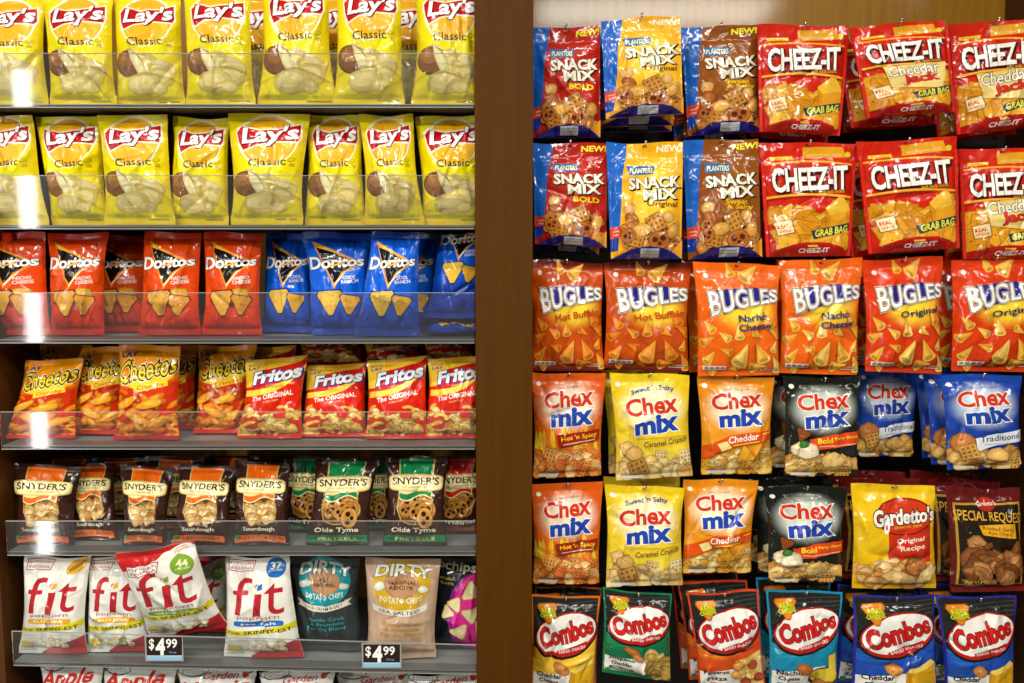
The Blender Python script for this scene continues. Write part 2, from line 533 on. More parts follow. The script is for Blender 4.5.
def doritos(kind, yo=0.0):
    red = kind == 'red'
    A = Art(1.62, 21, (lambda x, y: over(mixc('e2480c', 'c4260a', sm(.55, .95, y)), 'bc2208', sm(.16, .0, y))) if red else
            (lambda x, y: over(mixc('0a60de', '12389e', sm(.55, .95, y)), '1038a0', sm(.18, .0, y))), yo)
    g = '1a1210' if red else '0a0f24'
    e = 'f08a1c' if red else 'f0a030'
    A.poly([(.13, .09), (.95, .29), (.60, .40), (.47, .545)], e)
    A.poly([(.17, .125), (.86, .293), (.585, .385), (.475, .50)], g)
    A.poly([(.15, .105), (.60, .215), (.20, .15)], 'f6b83a')
    A.poly([(.46, .525), (.70, .355), (.62, .39), (.47, .49)], 'ffe9b0')
    A.text('Doritos', .50, .285, .90, .155, 'f6f4ee', .03, out=((.028, '0c0a0a'),), rot=3, slant=.1, warp=lambda x, y: (x, y * (1.12 - .16 * x)), space=.95)
    A.rect(.40, .315, .64, .335, e, rise=.04); A.rect(.42, .32, .60, .330, 'f8c040', rise=.035)
    if red:
        A.text('NACHO', .72, .435, .26, .055, 'f4ece0', .02, rot=4, res=2); A.text('CHEESE', .73, .475, .30, .055, 'f4ece0', .02, rot=4, res=2)
        A.ell(.5, .66, .36, .1, 'a01808', k=.4); A.ell(.5, .655, .3, .085, '8a1206', k=.4)
    else:
        A.text('COOL', .72, .43, .22, .055, 'f4f4f8', .02, rot=4, res=2); A.text('RANCH', .73, .47, .28, .055, 'f4f4f8', .02, rot=4, res=2)
    if red: A.blob(.66, .60, .10, 'e0a030', 1, 2.2, 8, jit=.14); A.blob(.40, .60, .08, 'd89428', 1, 2.4, -4, jit=.14)
    c = ('e8a832', 'd89426') if red else ('f0c040', 'e0a830')
    A.tri(.38, .655, .235, c[0], 184, 1, edge='6e1206' if red else '0a2470'); A.tri(.72, .68, .185, c[1], 172, 1, edge='6e1206' if red else '0a2470')
    A.rect(.2, .93, .8, .935, 'c8603a' if red else '3a62b8')
    return A


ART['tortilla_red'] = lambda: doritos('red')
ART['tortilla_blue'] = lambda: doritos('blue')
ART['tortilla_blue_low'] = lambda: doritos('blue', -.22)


@design('cheese_puffs')
def _():
    A = Art(1.45, 31, lambda x, y: over(mixc('f09a10', 'e87a0c', sm(.0, .5, y)), 'd2300c', sm(.42, .5, y + .1 * x)))
    A.text('FRITO', .2, .055, .16, .05, 'c01c20', .02, res=2, rot=4); A.text('LAY', .2, .105, .28, .07, '123a8c', .03, res=2, rot=4)
    wp = lambda x, y: (x, y * (1 + .12 * np.cos(x * 9)) + .42 * x * x * .3)
    A.ell(.55, .36, .40, .11, 'f6c628', 10)
    A.text('Cheetos', .52, .25, .92, .30, 'fbd21a', .010, out=((.085, 'fff2c8'), (.06, '17120c')), rot=10, slant=.16, warp=wp, res=3, space=1.06)
    A.poly([(.34, .445), (.86, .36), (.88, .425), (.36, .50)], 'f8d030')
    A.text('Crunchy', .61, .435, .44, .085, 'd23a10', .02, rot=9, slant=.2, res=2)
    A.pile(.0, 1.0, .52, .97, 44, .105, ('f08a14', 'e8780e', 'f5a024', 'dd6a0c'), ('stick', 'stick', 'curl'))
    for x, y, ro in ((.22, .60, 25), (.62, .62, 12), (.40, .76, -18), (.78, .80, 22)):
        A.blob(x, y, .062, 'f5a428', 1, 3.2, ro, jit=.16, n=14)
    A.rect(0, .955, 1, 1, 'c01c14')
    return A


@design('corn_chips')
def _():
    A = Art(1.36, 41, lambda x, y: mixc('da240c', 'cc260a', sm(.5, .9, y)))
    sw = lambda o, k: (lambda x: o + .13 * (1 - x) ** 0 - k * (x - .1) * (x + .25))
    A.band(lambda x: -.05, lambda x: .36 - .36 * x * x, 0, 1, 'f4c834')
    A.band(lambda x: -.05, lambda x: .13 - .12 * x, 0, 1, 'e9ae1e')
    A.poly([(.0, .02), (.0, .14), (.30, .10), (.30, .0)], 'f0cf50')
    A.text('FRITO LAY', .17, .075, .22, .05, 'b81c24', .02, res=2, rot=3); A.text('LAY', .17, .12, .2, .05, '1a3c90', .03, res=2, rot=3)
    A.poly([(.16, .17), (.98, .06), (.98, .245), (.66, .34), (.2, .41)], 'd61c10')
    A.band(lambda x: .40 - .30 * x * x * x, lambda x: .475 - .30 * x * x * x, 0.04, 1, 'f6d246')
    A.text('Fritos', .57, .215, .80, .225, 'f8f6f0', .04, out=((.045, '1c3f96'),), rot=8, slant=.22, res=3, sh=(.03, '14306e', (.014, -.014)))
    A.text('BRAND', .52, .345, .2, .025, 'f0e2c0', .0, rot=8, res=1)
    A.text('The ORIGINAL', .53, .475, .70, .085, 'f8f2e4', .022, rot=9, res=2, slant=.1)
    A.text('CORN CHIPS', .52, .54, .26, .032, 'f6d0a8', .01, rot=9, res=1)
    A.pile(.02, .98, .60, .97, 46, .095, ('ecbe5c', 'e2ae48', 'f4d080', 'd89c3a'), ('curl', 'curl', 'curl', 'blob'))
    A.rect(0, .965, 1, 1, 'c21a10')
    return A


def snyders(kind):
    band = {'orange': 'ee6a14', 'green': '12824a', 'red': 'c82418'}[kind]
    A = Art(1.42, {'orange': 51, 'green': 52, 'red': 53}[kind], lambda x, y: mixc('3c2018', '2a1610', sm(.3, .6, abs(x - .5))))
    A.band(lambda x: 0.0, lambda x: .42, .22, .80, 'd8b458'); A.band(lambda x: 0.0, lambda x: .42, .24, .78, band)
    win = [(.20, .44), (.78, .44), (.82, .60), (.76, .72), (.60, .765), (.42, .765), (.26, .72), (.18, .58)]
    A.poly(win, 'caa850'); w2 = [(.5 + (x - .5) * .94, .6 + (y - .6) * .95) for x, y in win]
    A.poly(w2, '6e4216')
    if kind == 'orange':
        A.pile(.27, .73, .48, .72, 44, .085, ('d8b070', 'c89a54', 'e6c68c', 'b98642'), ('blob',))
    else:
        A.pile(.28, .72, .49, .70, 16, .15, ('c88a3c', 'b5762c', 'd89c4c'), ('ring',), hole='2c1408')
    A.band(lambda x: .36, lambda x: .47 + .035 * math.sin((x - .2) * 11), .21, .79, 'e8d9a0'); A.band(lambda x: .36, lambda x: .455 + .035 * math.sin((x - .2) * 11), .22, .78, band)
    A.band(lambda x: .36, lambda x: .40 + .025 * math.sin((x - .2) * 11), .22, .78, 'e6d698')
    A.ell(.5, .295, .47, .135, 'cdb262', k=1, p=5, n=44); A.ell(.5, .295, .45, .115, 'efe2a8', p=5, n=44)
    A.text("SNYDER'S", .5, .275, .80, .115, '2c160c', .018, slant=.05 if kind != 'green' else 0, warp=lambda x, y: (x, y * (1 + .12 * x * x)), res=3)
    A.text('OF HANOVER', .5, .345, .46, .035, '8a6e3a', .004, res=1)
    if kind == 'orange':
        A.text('Sourdough', .5, .815, .58, .085, 'efe4cc', .012, res=2)
        A.band(lambda x: .875 + .03 * (x - .5) ** 2 * 4, lambda x: .955 + .03 * (x - .5) ** 2 * 4, .06, .94, 'e4621a')
        A.text('NIBBLERS', .55, .92, .56, .055, 'f2c890', .012, res=2); A.ell(.12, .91, .06, .04, '2c8a3c')
    else:
        A.text('Olde Tyme' if kind == 'green' else 'Original', .48, .83, .72, .10, 'f2ead6', .022, res=2)
        A.rect(.02, .885, .98, .965, '137a48' if kind == 'green' else 'c0281c')
        A.text('PRETZELS', .5, .927, .62, .052, 'e2d890', .016, res=2)
    A.rect(.0, .0, 1, .03, '24120c')
    return A


for k_ in ('orange', 'green', 'red'):
    ART['pretzel_' + k_] = (lambda k: (lambda: snyders(k)))(k_)


def fit(kind):
    c = {'yellow': 'e0a818', 'green': '7ca22a', 'blue': '1c6cc0'}[kind]
    fl = {'yellow': 'BUTTERY', 'green': 'OLIVE OIL', 'blue': 'sea salt'}[kind]
    A = Art(1.55, {'yellow': 61, 'green': 62, 'blue': 63}[kind], lambda x, y: mixc('e9e7de', 'e2e2da', sm(.3, .8, y)))
    if kind == 'green':
        A.poly([(0, 0), (1, 0), (1, .03), (.62, .055), (.5, .11), (.0, .19)], 'c01e1c')
        A.ell(.82, .05, .16, .055, 'f0ece0', 14)
        A.text('OVEN', .82, .035, .14, .025, 'c84a1c', .02, res=1, rot=14); A.text('POPPED', .83, .06, .2, .032, 'c8781c', .02, res=1, rot=14)
    ox, oy = (.03, .10) if kind == 'green' else (0, 0)
    A.poly([(.06 + ox, .03 + oy), (.50 + ox, .02 + oy), (.44 + ox, .125 + oy), (.05 + ox, .135 + oy)], 'b03038')
    A.poly([(.075 + ox, .04 + oy), (.48 + ox, .03 + oy), (.43 + ox, .118 + oy), (.066 + ox, .127 + oy)], 'f2eee6')
    A.text('POPCORN', .27 + ox, .06 + oy, .36, .042, '9c2430', .012, res=1, rot=2); A.text('INDIANA', .26 + ox, .10 + oy, .34, .042, '9c2430', .012, res=1, rot=2)
    if kind == 'yellow': A.ell(.84, .08, .17, .1, c, 35); A.ell(.84, .08, .13, .03, 'a8700c', 35)
    else:
        A.ell(.80, .19 if kind == 'green' else .10, .15, .145, c)
        A.text('44' if kind == 'green' else '37', .8, .175 if kind == 'green' else .085, .16, .1, 'f4efc0', .02, res=2)
        A.text('CALORIES', .8, .22 if kind == 'green' else .125, .2, .028, 'f4f0d8', .005, res=1)
    dy = .03 if kind == 'green' else 0
    A.text('f', .27, .365 + dy, .29, .54, 'b3202c', .0, slant=.1, res=5); A.text('i', .52, .395 + dy, .13, .48, 'b3202c', .0, slant=.13, res=3)
    A.ell(.56, .285 + dy, .062, .07, 'e9e7de'); A.poly([(.525, .255 + dy), (.60, .235 + dy), (.595, .29 + dy), (.515, .305 + dy)], c)
    A.text('t', .755, .385 + dy, .28, .46, 'b3202c', .0, slant=.1, res=4)
    A.text('popcorn', .5, .57 + dy, .6, .055, 'a04a50', .0, res=2)
    A.ell(.5, .625 + dy, .35, .043, c, p=5); A.text(fl, .5, .625 + dy, .5, .04, 'f6f0dc', .01, res=1)
    A.poly([(0, .70), (0, .755), (.4, .735), (1, .69), (1, .625), (.5, .69)], 'd8cc20')
    A.text('SKINNY-EST', .62, .70, .66, .055, '1c1a10', .018, rot=4, res=2); A.text('THE', .14, .722, .2, .035, '1c1a10', .015, res=1)
    A.poly([(.35, .985), (.62, .87), (1.0, .80), (1, 1), (.35, 1)], 'b82228')
    A.pile(.35, .8, .82, .9, 22, .06, ('efe6c2', 'e4d6a0', 'f5f0da'), ('blob',))
    A.rect(.05, .85, .24, .93, 'd8c060'); A.text('popcorn', .16, .955, .22, .03, '3c3c50', .01, res=1)
    return A


for k_ in ('yellow', 'green', 'blue'):
    ART['popcorn_' + k_] = (lambda k: (lambda: fit(k)))(k_)


def dirty(kind):
    teal = kind == 'teal'
    A = Art(1.55, 71 if teal else 72, '33393b' if teal else 'c3a389')
    c = '1493a0' if teal else 'caa016'; w = 'd9dccf'; A.ys = .86; A.yo = -.02
    A.poly([(.18, .10), (.60, .10), (.88, .26), (.84, .42), (.46, .60), (.20, .52), (.10, .28)], c)
    A.ell(.5, .31, .40, .37, c); A.ell(.5, .30, .25, .20, 'a87a54', -8); A.ell(.5, .30, .23, .18, 'b98a62', -8); A.ell(.58, .28, .15, .13, 'b98a62')
    A.text('DIRTY', .52, .155, .76, .22, w, .035, out=((.03, '20282a'),), warp=lambda x, y: (x * (1 - .05 * y), y * .72 - .5 * x * x + .2), res=3, rot=-3)
    A.text('ALL' if teal else 'ORIGINAL', .5, .275, .16 if teal else .44, .055, '241a14', .014, res=1); A.text('NATURAL' if teal else 'RECIPE', .5, .33, .34, .055, '241a14', .014, res=1)
    A.text('POTATO CHIPS', .5, .455, .60, .13, w, .02, warp=lambda x, y: (x, y * .7 + .5 * x * x - .3), res=1)
    A.blob(.19, .315, .055, w, 1, 1.5, 20); A.blob(.80, .35, .05, w, 1, 1.5, -20)
    rb = lambda o: (lambda x: o + .055 * (1 - ((x - .48) / .40) ** 2))
    A.poly([(.03, .50), (.14, .515), (.16, .585), (.05, .585), (.08, .545)], 'b9b6a6'); A.poly([(.93, .50), (.82, .515), (.80, .585), (.92, .585), (.88, .545)], 'b9b6a6')
    A.band(rb(.515), rb(.585), .09, .87, 'ddd9c6')
    A.text('SOUR CREAM & SALT' if teal else 'SEA SALTED', .48, .605, .60, .05, '38342c', .012, warp=lambda x, y: (x, y + 1.75 * x * x), res=1)
    tc = '2a9aa2' if teal else 'c2961a'
    A.text('Kettle Cook', .52, .735, .56, .06, tc, .012, res=1); A.text('& Premium', .52, .795, .52, .06, tc, .012, res=1); A.text('Per Oz Blend', .5, .855, .6, .06, tc, .012, res=1)
    return A


ART['kettle_black'] = lambda: dirty('teal')
ART['kettle_tan'] = lambda: dirty('tan')


@design('popped_magenta')
def _():
    A = Art(1.6, 81, '1a1c26')
    A.ell(.86, .62, .62, .78, '8a1a86', 18); A.ell(.9, .60, .58, .74, 'd8288e', 18)
    A.text('popchips', .24, .085, .98, .17, 'dfe6c0', .02, rot=-6, res=3)
    A.text('tortilla', .16, .2, .3, .05, 'd8d060', .0, res=1); A.text('corn', .2, .255, .25, .05, 'd8b840', .0, res=1)
    for x, y, r, ro in ((.66, .33, .16, 6), (.36, .46, .13, -30), (.22, .55, .11, 15), (.66, .57, .15, 190), (.46, .76, .15, 200), (.86, .72, .14, 30)):
        A.tri(x, y, r, 'eadca4', ro, 1, sq=1.1, edge='c8a860')
    return A


def straws(kind):
    A = Art(1.5, {'apple': 91, 'garden': 92}[kind], lambda x, y: mixc('e4e2dc', 'dcdad2', sm(.2, .8, y)))
    A.ell(.2, .03, .2, .10, '2c3c50'); A.ell(.2, .03, .185, .085, 'eef0ea'); A.text('Sensible', .2, .02, .28, .05, '2c3c50', 0, res=1, slant=.2); A.text('Portions', .2, .055, .28, .04, '2c3c50', 0, res=1, slant=.2)
    if kind == 'apple':
        A.text('Apple', .45, .16, .86, .30, 'c42a20', .03, slant=.3, rot=6, res=4); A.text('Straws', .55, .36, .8, .24, 'c42a20', .03, slant=.3, rot=6, res=3)
        A.pile(.1, .9, .55, .95, 26, .13, ('d8b060', 'e2c27c', 'c89a48'), ('stick',))
    else:
        A.text('Garden', .55, .085, .46, .09, 'b42c24', .012, slant=.3, rot=6, res=2); A.ell(.86, .06, .045, .05, 'c82a24'); A.ell(.92, .035, .05, .015, '2e7a3a', 35)
        A.text('Veggie', .5, .205, .92, .22, 'c42a20', .03, slant=.25, rot=5, res=3); A.text('Straws', .55, .38, .8, .2, '2e7a3a', .03, slant=.25, rot=5, res=2)
        A.pile(.1, .9, .55, .95, 26, .13, ('d8c060', '8aa848', 'd8924c'), ('stick',))
    return A


ART['straws_apple'] = lambda: straws('apple')
ART['straws_garden'] = lambda: straws('garden')


# ---- the hanging packs
NUTS = ('c98a3e', 'b5702c', 'd8a258', 'c07c34')


def planters(kind):
    c = {'red': 'ae1c10', 'yellow': 'f0aa14', 'brown': '8c4a12'}[kind]
    c2 = {'red': 'c43014', 'yellow': 'fadc38', 'brown': 'a05c1a'}[kind]
    A = Art(1.5, {'red': 101, 'yellow': 102, 'brown': 103}[kind], lambda x, y: over(mixc(c, c, x), c2, np.exp(-((x - .62) ** 2 / .08 + (y - .42) ** 2 / .06))))
    A.poly([(0, 0), (.27, 0), (.25, .12), (.19, .30), (.17, .5), (.14, .7), (.10, .92), (0, .92)], '1a62c4')
    A.poly([(0, .78), (.135, .74), (.10, .93), (0, .94)], '1a3a9a')
    A.rect(0, .735, .16, .83, 'd2401e', rise=.02); A.text('GRAB', .08, .765, .09, .02, 'f4e4d8', .01, res=1, rot=6); A.text('SIZE', .08, .795, .08, .02, 'f4e4d8', .01, res=1, rot=6)
    A.text('NEW!', .82, .055, .34, .085, 'f2ea3a' if kind != 'yellow' else 'f6f4d0', .035, rot=3, res=2, slant=.1)
    A.poly([(.25, .20), (.62, .205), (.60, .275), (.29, .285)], '1f6cb4'); A.text('PLANTERS', .445, .243, .30, .07, 'f3efb8', .03, out=((.03, '14366e'),), res=2)
    wp = lambda x, y: (x, y * (1.0 + .08 * np.cos(6 * x)))
    A.text('SNACK', .62, .345, .70, .15, 'f4efdc', .038, out=((.02, '3a1c0c'),), rot=3, warp=wp, sh=(.03, '2a1408', (.014, -.014)), res=2)
    A.text('MIX', .69, .445, .46, .14, 'f4efdc', .038, out=((.02, '3a1c0c'),), rot=3, sh=(.03, '2a1408', (.014, -.014)), res=2)
    if kind == 'red': A.text('BOLD', .72, .545, .36, .08, 'f2d81a', .04, res=2, rot=-2)
    elif kind == 'yellow': A.text('Original', .72, .535, .42, .09, '7a3410', .02, res=2, rot=-2)
    else: A.text('Sweet', .68, .525, .32, .07, 'e8b81c', .03, res=2, rot=-2); A.text('& Salty', .72, .575, .38, .07, 'e8b81c', .03, res=2, rot=-2)
    A.blob(.28, .57, .07, 'd9a55e', 1, 1.25, 30, jit=.06); A.blob(.30, .66, .075, 'a65a20', 1, 1.3, -40, jit=.06)
    if kind != 'red': A.blob(.80, .64, .07, 'dca860', 1, 1.1, 10, jit=.06)
    A.pile(.16, .95, .70, .92, 44, .068, NUTS, ('blob', 'ring', 'blob'), hole='5a2408')
    A.lattice(.62, .69, .105, 'c98a38', 25, 1); A.lattice(.34, .83, .095, 'c07e2c', -15, 1)
    A.ringp(.66, .84, .145, 'b86a28', '5a1e08', 10, 1); A.blob(.42, .75, .075, 'd8a04c', 1, 1.7, 8, jit=.08, n=13); A.blob(.86, .76, .075, 'cf9646', 1, 1.3, 60, jit=.1); A.ringp(.24, .80, .10, 'b86a28', '5a1e08', 30, 1)
    A.poly([(.86, .92), (1.0, .84), (1, 1), (.80, .99)], 'e0982a')
    A.poly([(0, 1), (.10, .968), (.30, .912), (.5, .89), (.72, .905), (.90, .955), (1, 1)], '201a74')
    A.rect(.40, .91, .66, .985, 'b8bcc0'); A.rect(.42, .93, .64, .937, '8c9094'); A.rect(.42, .955, .64, .96, '8c9094')
    return A


for k_ in ('red', 'yellow', 'brown'):
    ART['mix_' + k_] = (lambda k: (lambda: planters(k)))(k_)


def cheezit(kind):
    A = Art(1.18, 111 if kind == 'plain' else 112, lambda x, y: mixc('d0240c', 'c41c0a', sm(.3, .55, abs(x - .5))))
    A.poly([(.44, .045), (.87, .03), (.90, .125), (.45, .14)], 'e6a01c'); A.text('MADE WITH REAL CHEESE', .67, .108, .36, .025, 'f4e08a', .005, res=1, rot=2)
    A.rect(.10, .125, .34, .155, 'f0cf2c', rise=.01); A.text('Sunshine', .22, .137, .18, .025, 'd0501c', .01, res=1); A.ell(.92, .10, .03, .03, 'd8d42c')
    arc = lambda o: (lambda x: o - .03 * math.sin(math.pi * x))
    A.band(arc(.185), arc(.205), .03, .97, 'e8861c'); A.band(arc(.19), arc(.198), .03, .97, 'f6b83a')
    A.pile(.08, .96, .56, .90, 34, .115, ('e6a022', 'dd9418', 'eeb238', 'd2880f'), ('cracker',), top=lambda x: .56 + .10 * abs(x - .6))
    if kind == 'plain':
        A.poly([(.66, .58), (.86, .46), (.98, .60), (.98, .80), (.70, .80)], 'd98c12'); A.poly([(.66, .58), (.86, .46), (.98, .60), (.72, .64)], 'f4be3a'); A.poly([(.72, .64), (.98, .60), (.98, .80), (.74, .80)], 'e8a01e')
    A.band(arc(.475), arc(.50), .02, .98, 'e8861c'); A.band(arc(.48), arc(.49), .02, .98, 'f6bc40')
    A.text('CHEEZ-IT', .51, .32, .82, .24, 'f8f6f0', .028, out=((.02, '5a0c08'),), rot=2, warp=lambda x, y: (x, y * (1 + .1 * x * x)), sh=(.025, '3c0806', (.016, -.016)), res=3, space=.95)
    A.text('BAKED SNACK CRACKERS', .74, .435, .3, .03, 'f6c23a', .008, rot=3, res=1)
    if kind == 'jack':
        A.poly([(.24, .48), (.93, .45), (.93, .58), (.86, .74), (.30, .70)], 'e9cf7c')
        A.text('Cheddar', .57, .52, .58, .135, 'f8f0dc', .02, out=((.035, '3a2410'),), rot=5, res=2); A.text('Jack', .64, .625, .42, .15, 'd2301a', .04, out=((.04, 'f6e6b0'), (.02, '5a1008')), rot=5, res=2)
    A.poly([(.50, .775), (.97, .705), (.985, .775), (.53, .85)], '1e3c46'); A.text('GRAB BAG', .745, .778, .40, .075, 'e9e03c', .03, rot=8, res=2, slant=.15)
    A.poly([(.09, .70), (.29, .665), (.32, .79), (.12, .82)], '8a5c2a'); A.poly([(.10, .706), (.28, .675), (.308, .785), (.128, .814)], 'eed9a2'); A.text('REAL', .19, .735, .13, .04, 'c83c1c', .03, rot=8, res=1); A.text('CHEESE', .205, .775, .14, .03, 'c83c1c', .02, rot=8, res=1)
    A.poly([(.02, .99), (.14, .93), (.30, .89), (.5, .872), (.72, .88), (.88, .92), (.98, .985), (1, 1), (0, 1)], 'b4140e'); A.text('CHEEZ-IT', .54, .945, .36, .05, 'f6f0ec', .035, res=2, rot=1)
    A.rect(.46, .9, .58, .916, 'f0c82c')
    A.rect(0, .12, .035, 1, 'd4281c'); A.rect(.965, .12, 1, 1, 'd4281c')
    return A


ART['cracker_plain'] = lambda: cheezit('plain')
ART['cracker_jack'] = lambda: cheezit('jack')


def bugles(kind):
    e, m = {'hot': ('c24a0a', 'e8861a'), 'nacho': ('ea6410', 'f08418'), 'original': ('d83a0c', 'e0480e')}[kind]
    A = Art(1.36, {'hot': 121, 'nacho': 122, 'original': 123}[kind],
            lambda x, y: over(over(mixc(e, e, x), 'fbd93a', 1 - sm(.35, 1.15, np.sqrt((x - .58) ** 2 / .16 + (y - .42) ** 2 / .036))), '5c140a', (sm(.10, .02, y) + sm(.93, .99, y)) * (1.0 if kind == 'hot' else .0)))
    A.cone(.40, .06, .09, 'eda93a', 20, 1); A.cone(.63, .085, .13, 'f0b348', -45, 1)
    A.ell(.13, .115, .03, .03, 'f2e6d8')
    cols = ('f0b040', 'e8a032', 'f4c05a') if kind != 'hot' else ('ea8a24', 'e07a1a', 'f09a34')
    for i, (x, y) in enumerate(((.12, .56), (.10, .68), (.30, .64), (.13, .83), (.32, .77), (.48, .60), (.72, .63), (.93, .60), (.93, .74), (.72, .92), (.42, .93), (.95, .90), (.20, .95), (.85, .50))):
        A.cone(x, y, .088 * (1 + .2 * math.sin(3 * i)), cols[i % 3], (40, -60, 55, -35, 70, 5, -120, 60, -20, -80, 95, 25, -60, 30)[i], 1)
    A.cone(.52, .81, .15, cols[2], -24, 1); A.cone(.75, .79, .13, cols[0], 24, 1)
    wp = lambda x, y: (x, .72 + .10 * x + .10 * (1 - x * x) - (1 - y) / 2 * (1.34 - .46 * x))
    A.poly([(.22, .24), (.42, .225), (.66, .21), (.93, .225), (.95, .33), (.62, .355), (.40, .41), (.30, .45)], '2a2386')
    A.text('BUGLES', .56, .325, .86, .33, 'f4f2ea', .018, out=((.042, 'f6e9c0'), (.026, '1c1a5c')), warp=wp, slant=-.12, res=3, space=1.02)
    if kind == 'hot': A.text('Hot Buffalo', .64, .475, .64, .085, 'c04410', .02, rot=8, res=2)
    elif kind == 'nacho': A.text('Nacho', .66, .475, .36, .085, '1a2a6a', .02, rot=5, res=2); A.text('Cheese', .68, .555, .40, .085, '1a2a6a', .02, rot=5, res=2)
    else: A.text('Original', .66, .47, .52, .10, '1a1c50', .016, rot=8, res=2)
    A.rect(.05, .905, .33, .945, 'e8e0d4'); [A.rect(.07 + .065 * i, .912, .115 + .065 * i, .938, '9c8c80') for i in range(4)]
    A.rect(.76, .945, .95, .955, 'f2dcc0'); A.rect(.80, .925, .95, .935, 'f2dcc0')
    return A


for k_ in ('hot', 'nacho', 'original'):
    ART['cone_' + k_] = (lambda k: (lambda: bugles(k)))(k_)


def chex(kind):
    b = {'hot': ('d4560c', 'e27418'), 'sweet': ('e6c41c', 'ecd03a'), 'cheddar': ('e28a12', 'e89a24'), 'bold': ('141814', '1c201c'), 'trad': ('1644a8', '1a3c9c')}[kind]
    gl = {'hot': 'fbe8cc', 'sweet': 'f8f2c4', 'cheddar': 'fcf0cc', 'bold': 'd6dfd2', 'trad': 'd4e4f4'}[kind]
    A = Art(1.36, hash_(kind), lambda x, y: over(mixc(b[0], b[1], sm(.2, .8, y)), gl, .97 * (1 - sm(.55, 1.25, np.sqrt((x - .51) ** 2 / .17 + (y - .32) ** 2 / .048)))))
    dy = .055 if kind == 'sweet' else 0
    if kind == 'hot':
        for i in range(34):
            x = A.rng.choice((A.rng.uniform(.0, .28), A.rng.uniform(.02, .98))); y = A.rng.uniform(.52, .80); h = A.rng.uniform(.06, .17)
            A.poly([(x - .05, y + .12), (x - .02, y), (x, y - h), (x + .02, y - .02), (x + .05, y + .12)], A.rng.choice(('f4d23a', 'f0b028', 'e88420')), .4)
    A.ell(.09, .10, .035, .03, 'f0ece0')
    if kind != 'sweet': A.text('The Original', .50, .135, .34, .035, '2c3c78', .0, rot=5, res=1)
    if kind == 'sweet': A.text("Sweet 'n Salty", .52, .15, .56, .085, '1c3c90', .03, warp=lambda x, y: (x, y - .9 * x * x + .5), rot=4, res=2)
    A.text('Chex', .50, .235 + dy, .70, .235, 'd23418', .03, out=((.035, 'f6f2ea'),), rot=6, res=3, warp=lambda x, y: (x, y * (1 + .12 * x)), slant=.06)
    A.text('mix', .55, .41 + dy, .62, .235, '1c44ac', .045, out=((.035, 'f6f4ee'),), rot=6, res=3, slant=.08, warp=lambda x, y: (x, y * (1 + .1 * x)))
    pl = lambda y0, cols: A.pile(.03, .97, y0, .965, 46, .10, cols, ('blob', 'blob', 'square', 'blob'), hole='6a3810')
    mixcol = ('d8a04c', 'e6b864', 'c88a38', 'eccb86')
    if kind == 'hot':
        pl(.76, ('e08a3c', 'f0aa58', 'd87430', 'f0bc7a')); A.poly([(.32, .575), (.97, .53), (.97, .64), (.36, .69)], '9c2210'); A.text("Hot 'n Spicy", .66, .60, .54, .075, 'f2d21e', .02, rot=5, res=2); A.rect(.42, .66, .9, .67, 'e0b8a0', rise=.035)
    elif kind == 'sweet':
        pl(.76, ('dcb870', 'e6c884', 'c9a050', 'f0dca4')); A.band(lambda x: .585 + 0 * x, lambda x: .592, .25, .99, 'd2a414'); A.text('Caramel Crunch', .66, .635, .60, .075, '5a3410', .008, rot=6, res=2, slant=.15)
        A.blob(.13, .68, .085, 'd8b068', 1, 1.1); A.blob(.24, .735, .09, 'cfa458', 1, 1.2); A.lattice(.28, .88, .11, 'b8843a', 20, 1)
    elif kind == 'cheddar':
        pl(.78, ('e0a83c', 'ecc060', 'cf922c', 'f0d490')); A.poly([(.0, .70), (.4, .58), (.99, .53), (.99, .63), (.45, .70), (0, .84)], 'd8500e'); A.text('Cheddar', .57, .61, .44, .095, 'f6f0e6', .02, rot=8, res=2, slant=.15)
        A.rect(.42, .68, .80, .69, 'f0cc40', rise=.04); A.rect(.84, .565, .98, .575, 'f0cc40', rise=.01)
        A.poly([(.19, .67), (.33, .64), (.40, .71), (.26, .745)], 'f0dc90'); A.tri(.60, .79, .13, 'eca828', 10, 1)
    elif kind == 'bold':
        pl(.80, mixcol); A.poly([(.28, .61), (.6, .56), (1, .54), (1, .67), (.62, .695), (.36, .72)], 'e0481a'); A.text('Bold', .50, .622, .21, .075, 'f2da2a', .03, rot=3, res=2); A.text('Party Blend', .80, .60, .34, .05, 'f2da2a', .012, rot=2, res=2); A.rect(.42, .675, .95, .684, 'f0c0a0', rise=.015)
        A.blob(.14, .71, .085, 'e2cfa4', 1, 1.0); A.blob(.28, .73, .10, 'e8d8b8', 1, 1.3, 10); A.blob(.22, .66, .05, '3c7a34', 1, 1.2); A.tri(.20, .56, .09, '8a4418', 40, 1)
        A.blob(.6, .82, .10, 'ecc476', 1, 1.5)
    else:
        pl(.80, mixcol); A.poly([(.26, .66), (.6, .60), (1, .57), (1, .69), (.62, .725), (.36, .78)], 'dfe6ec'); A.text('Traditional', .67, .645, .56, .085, '24346e', .012, rot=5, res=2, slant=.1); A.rect(.44, .715, .95, .722, '7c90b4', rise=.02)
        A.blob(.17, .70, .13, 'c0793a', 1, 1.1, 20); A.lattice(.24, .79, .10, 'dca04a', 20, 1)
        A.blob(.62, .83, .10, 'e0b060', 1, 1.6)
    A.rect(.08, .955, .36, .985, 'd8d4c8')
    return A


def hash_(k): return 130 + sum(ord(c) for c in k) % 50


for k_ in ('hot', 'sweet', 'cheddar', 'bold', 'trad'):
    ART['cereal_' + k_] = (lambda k: (lambda: chex(k)))(k_)


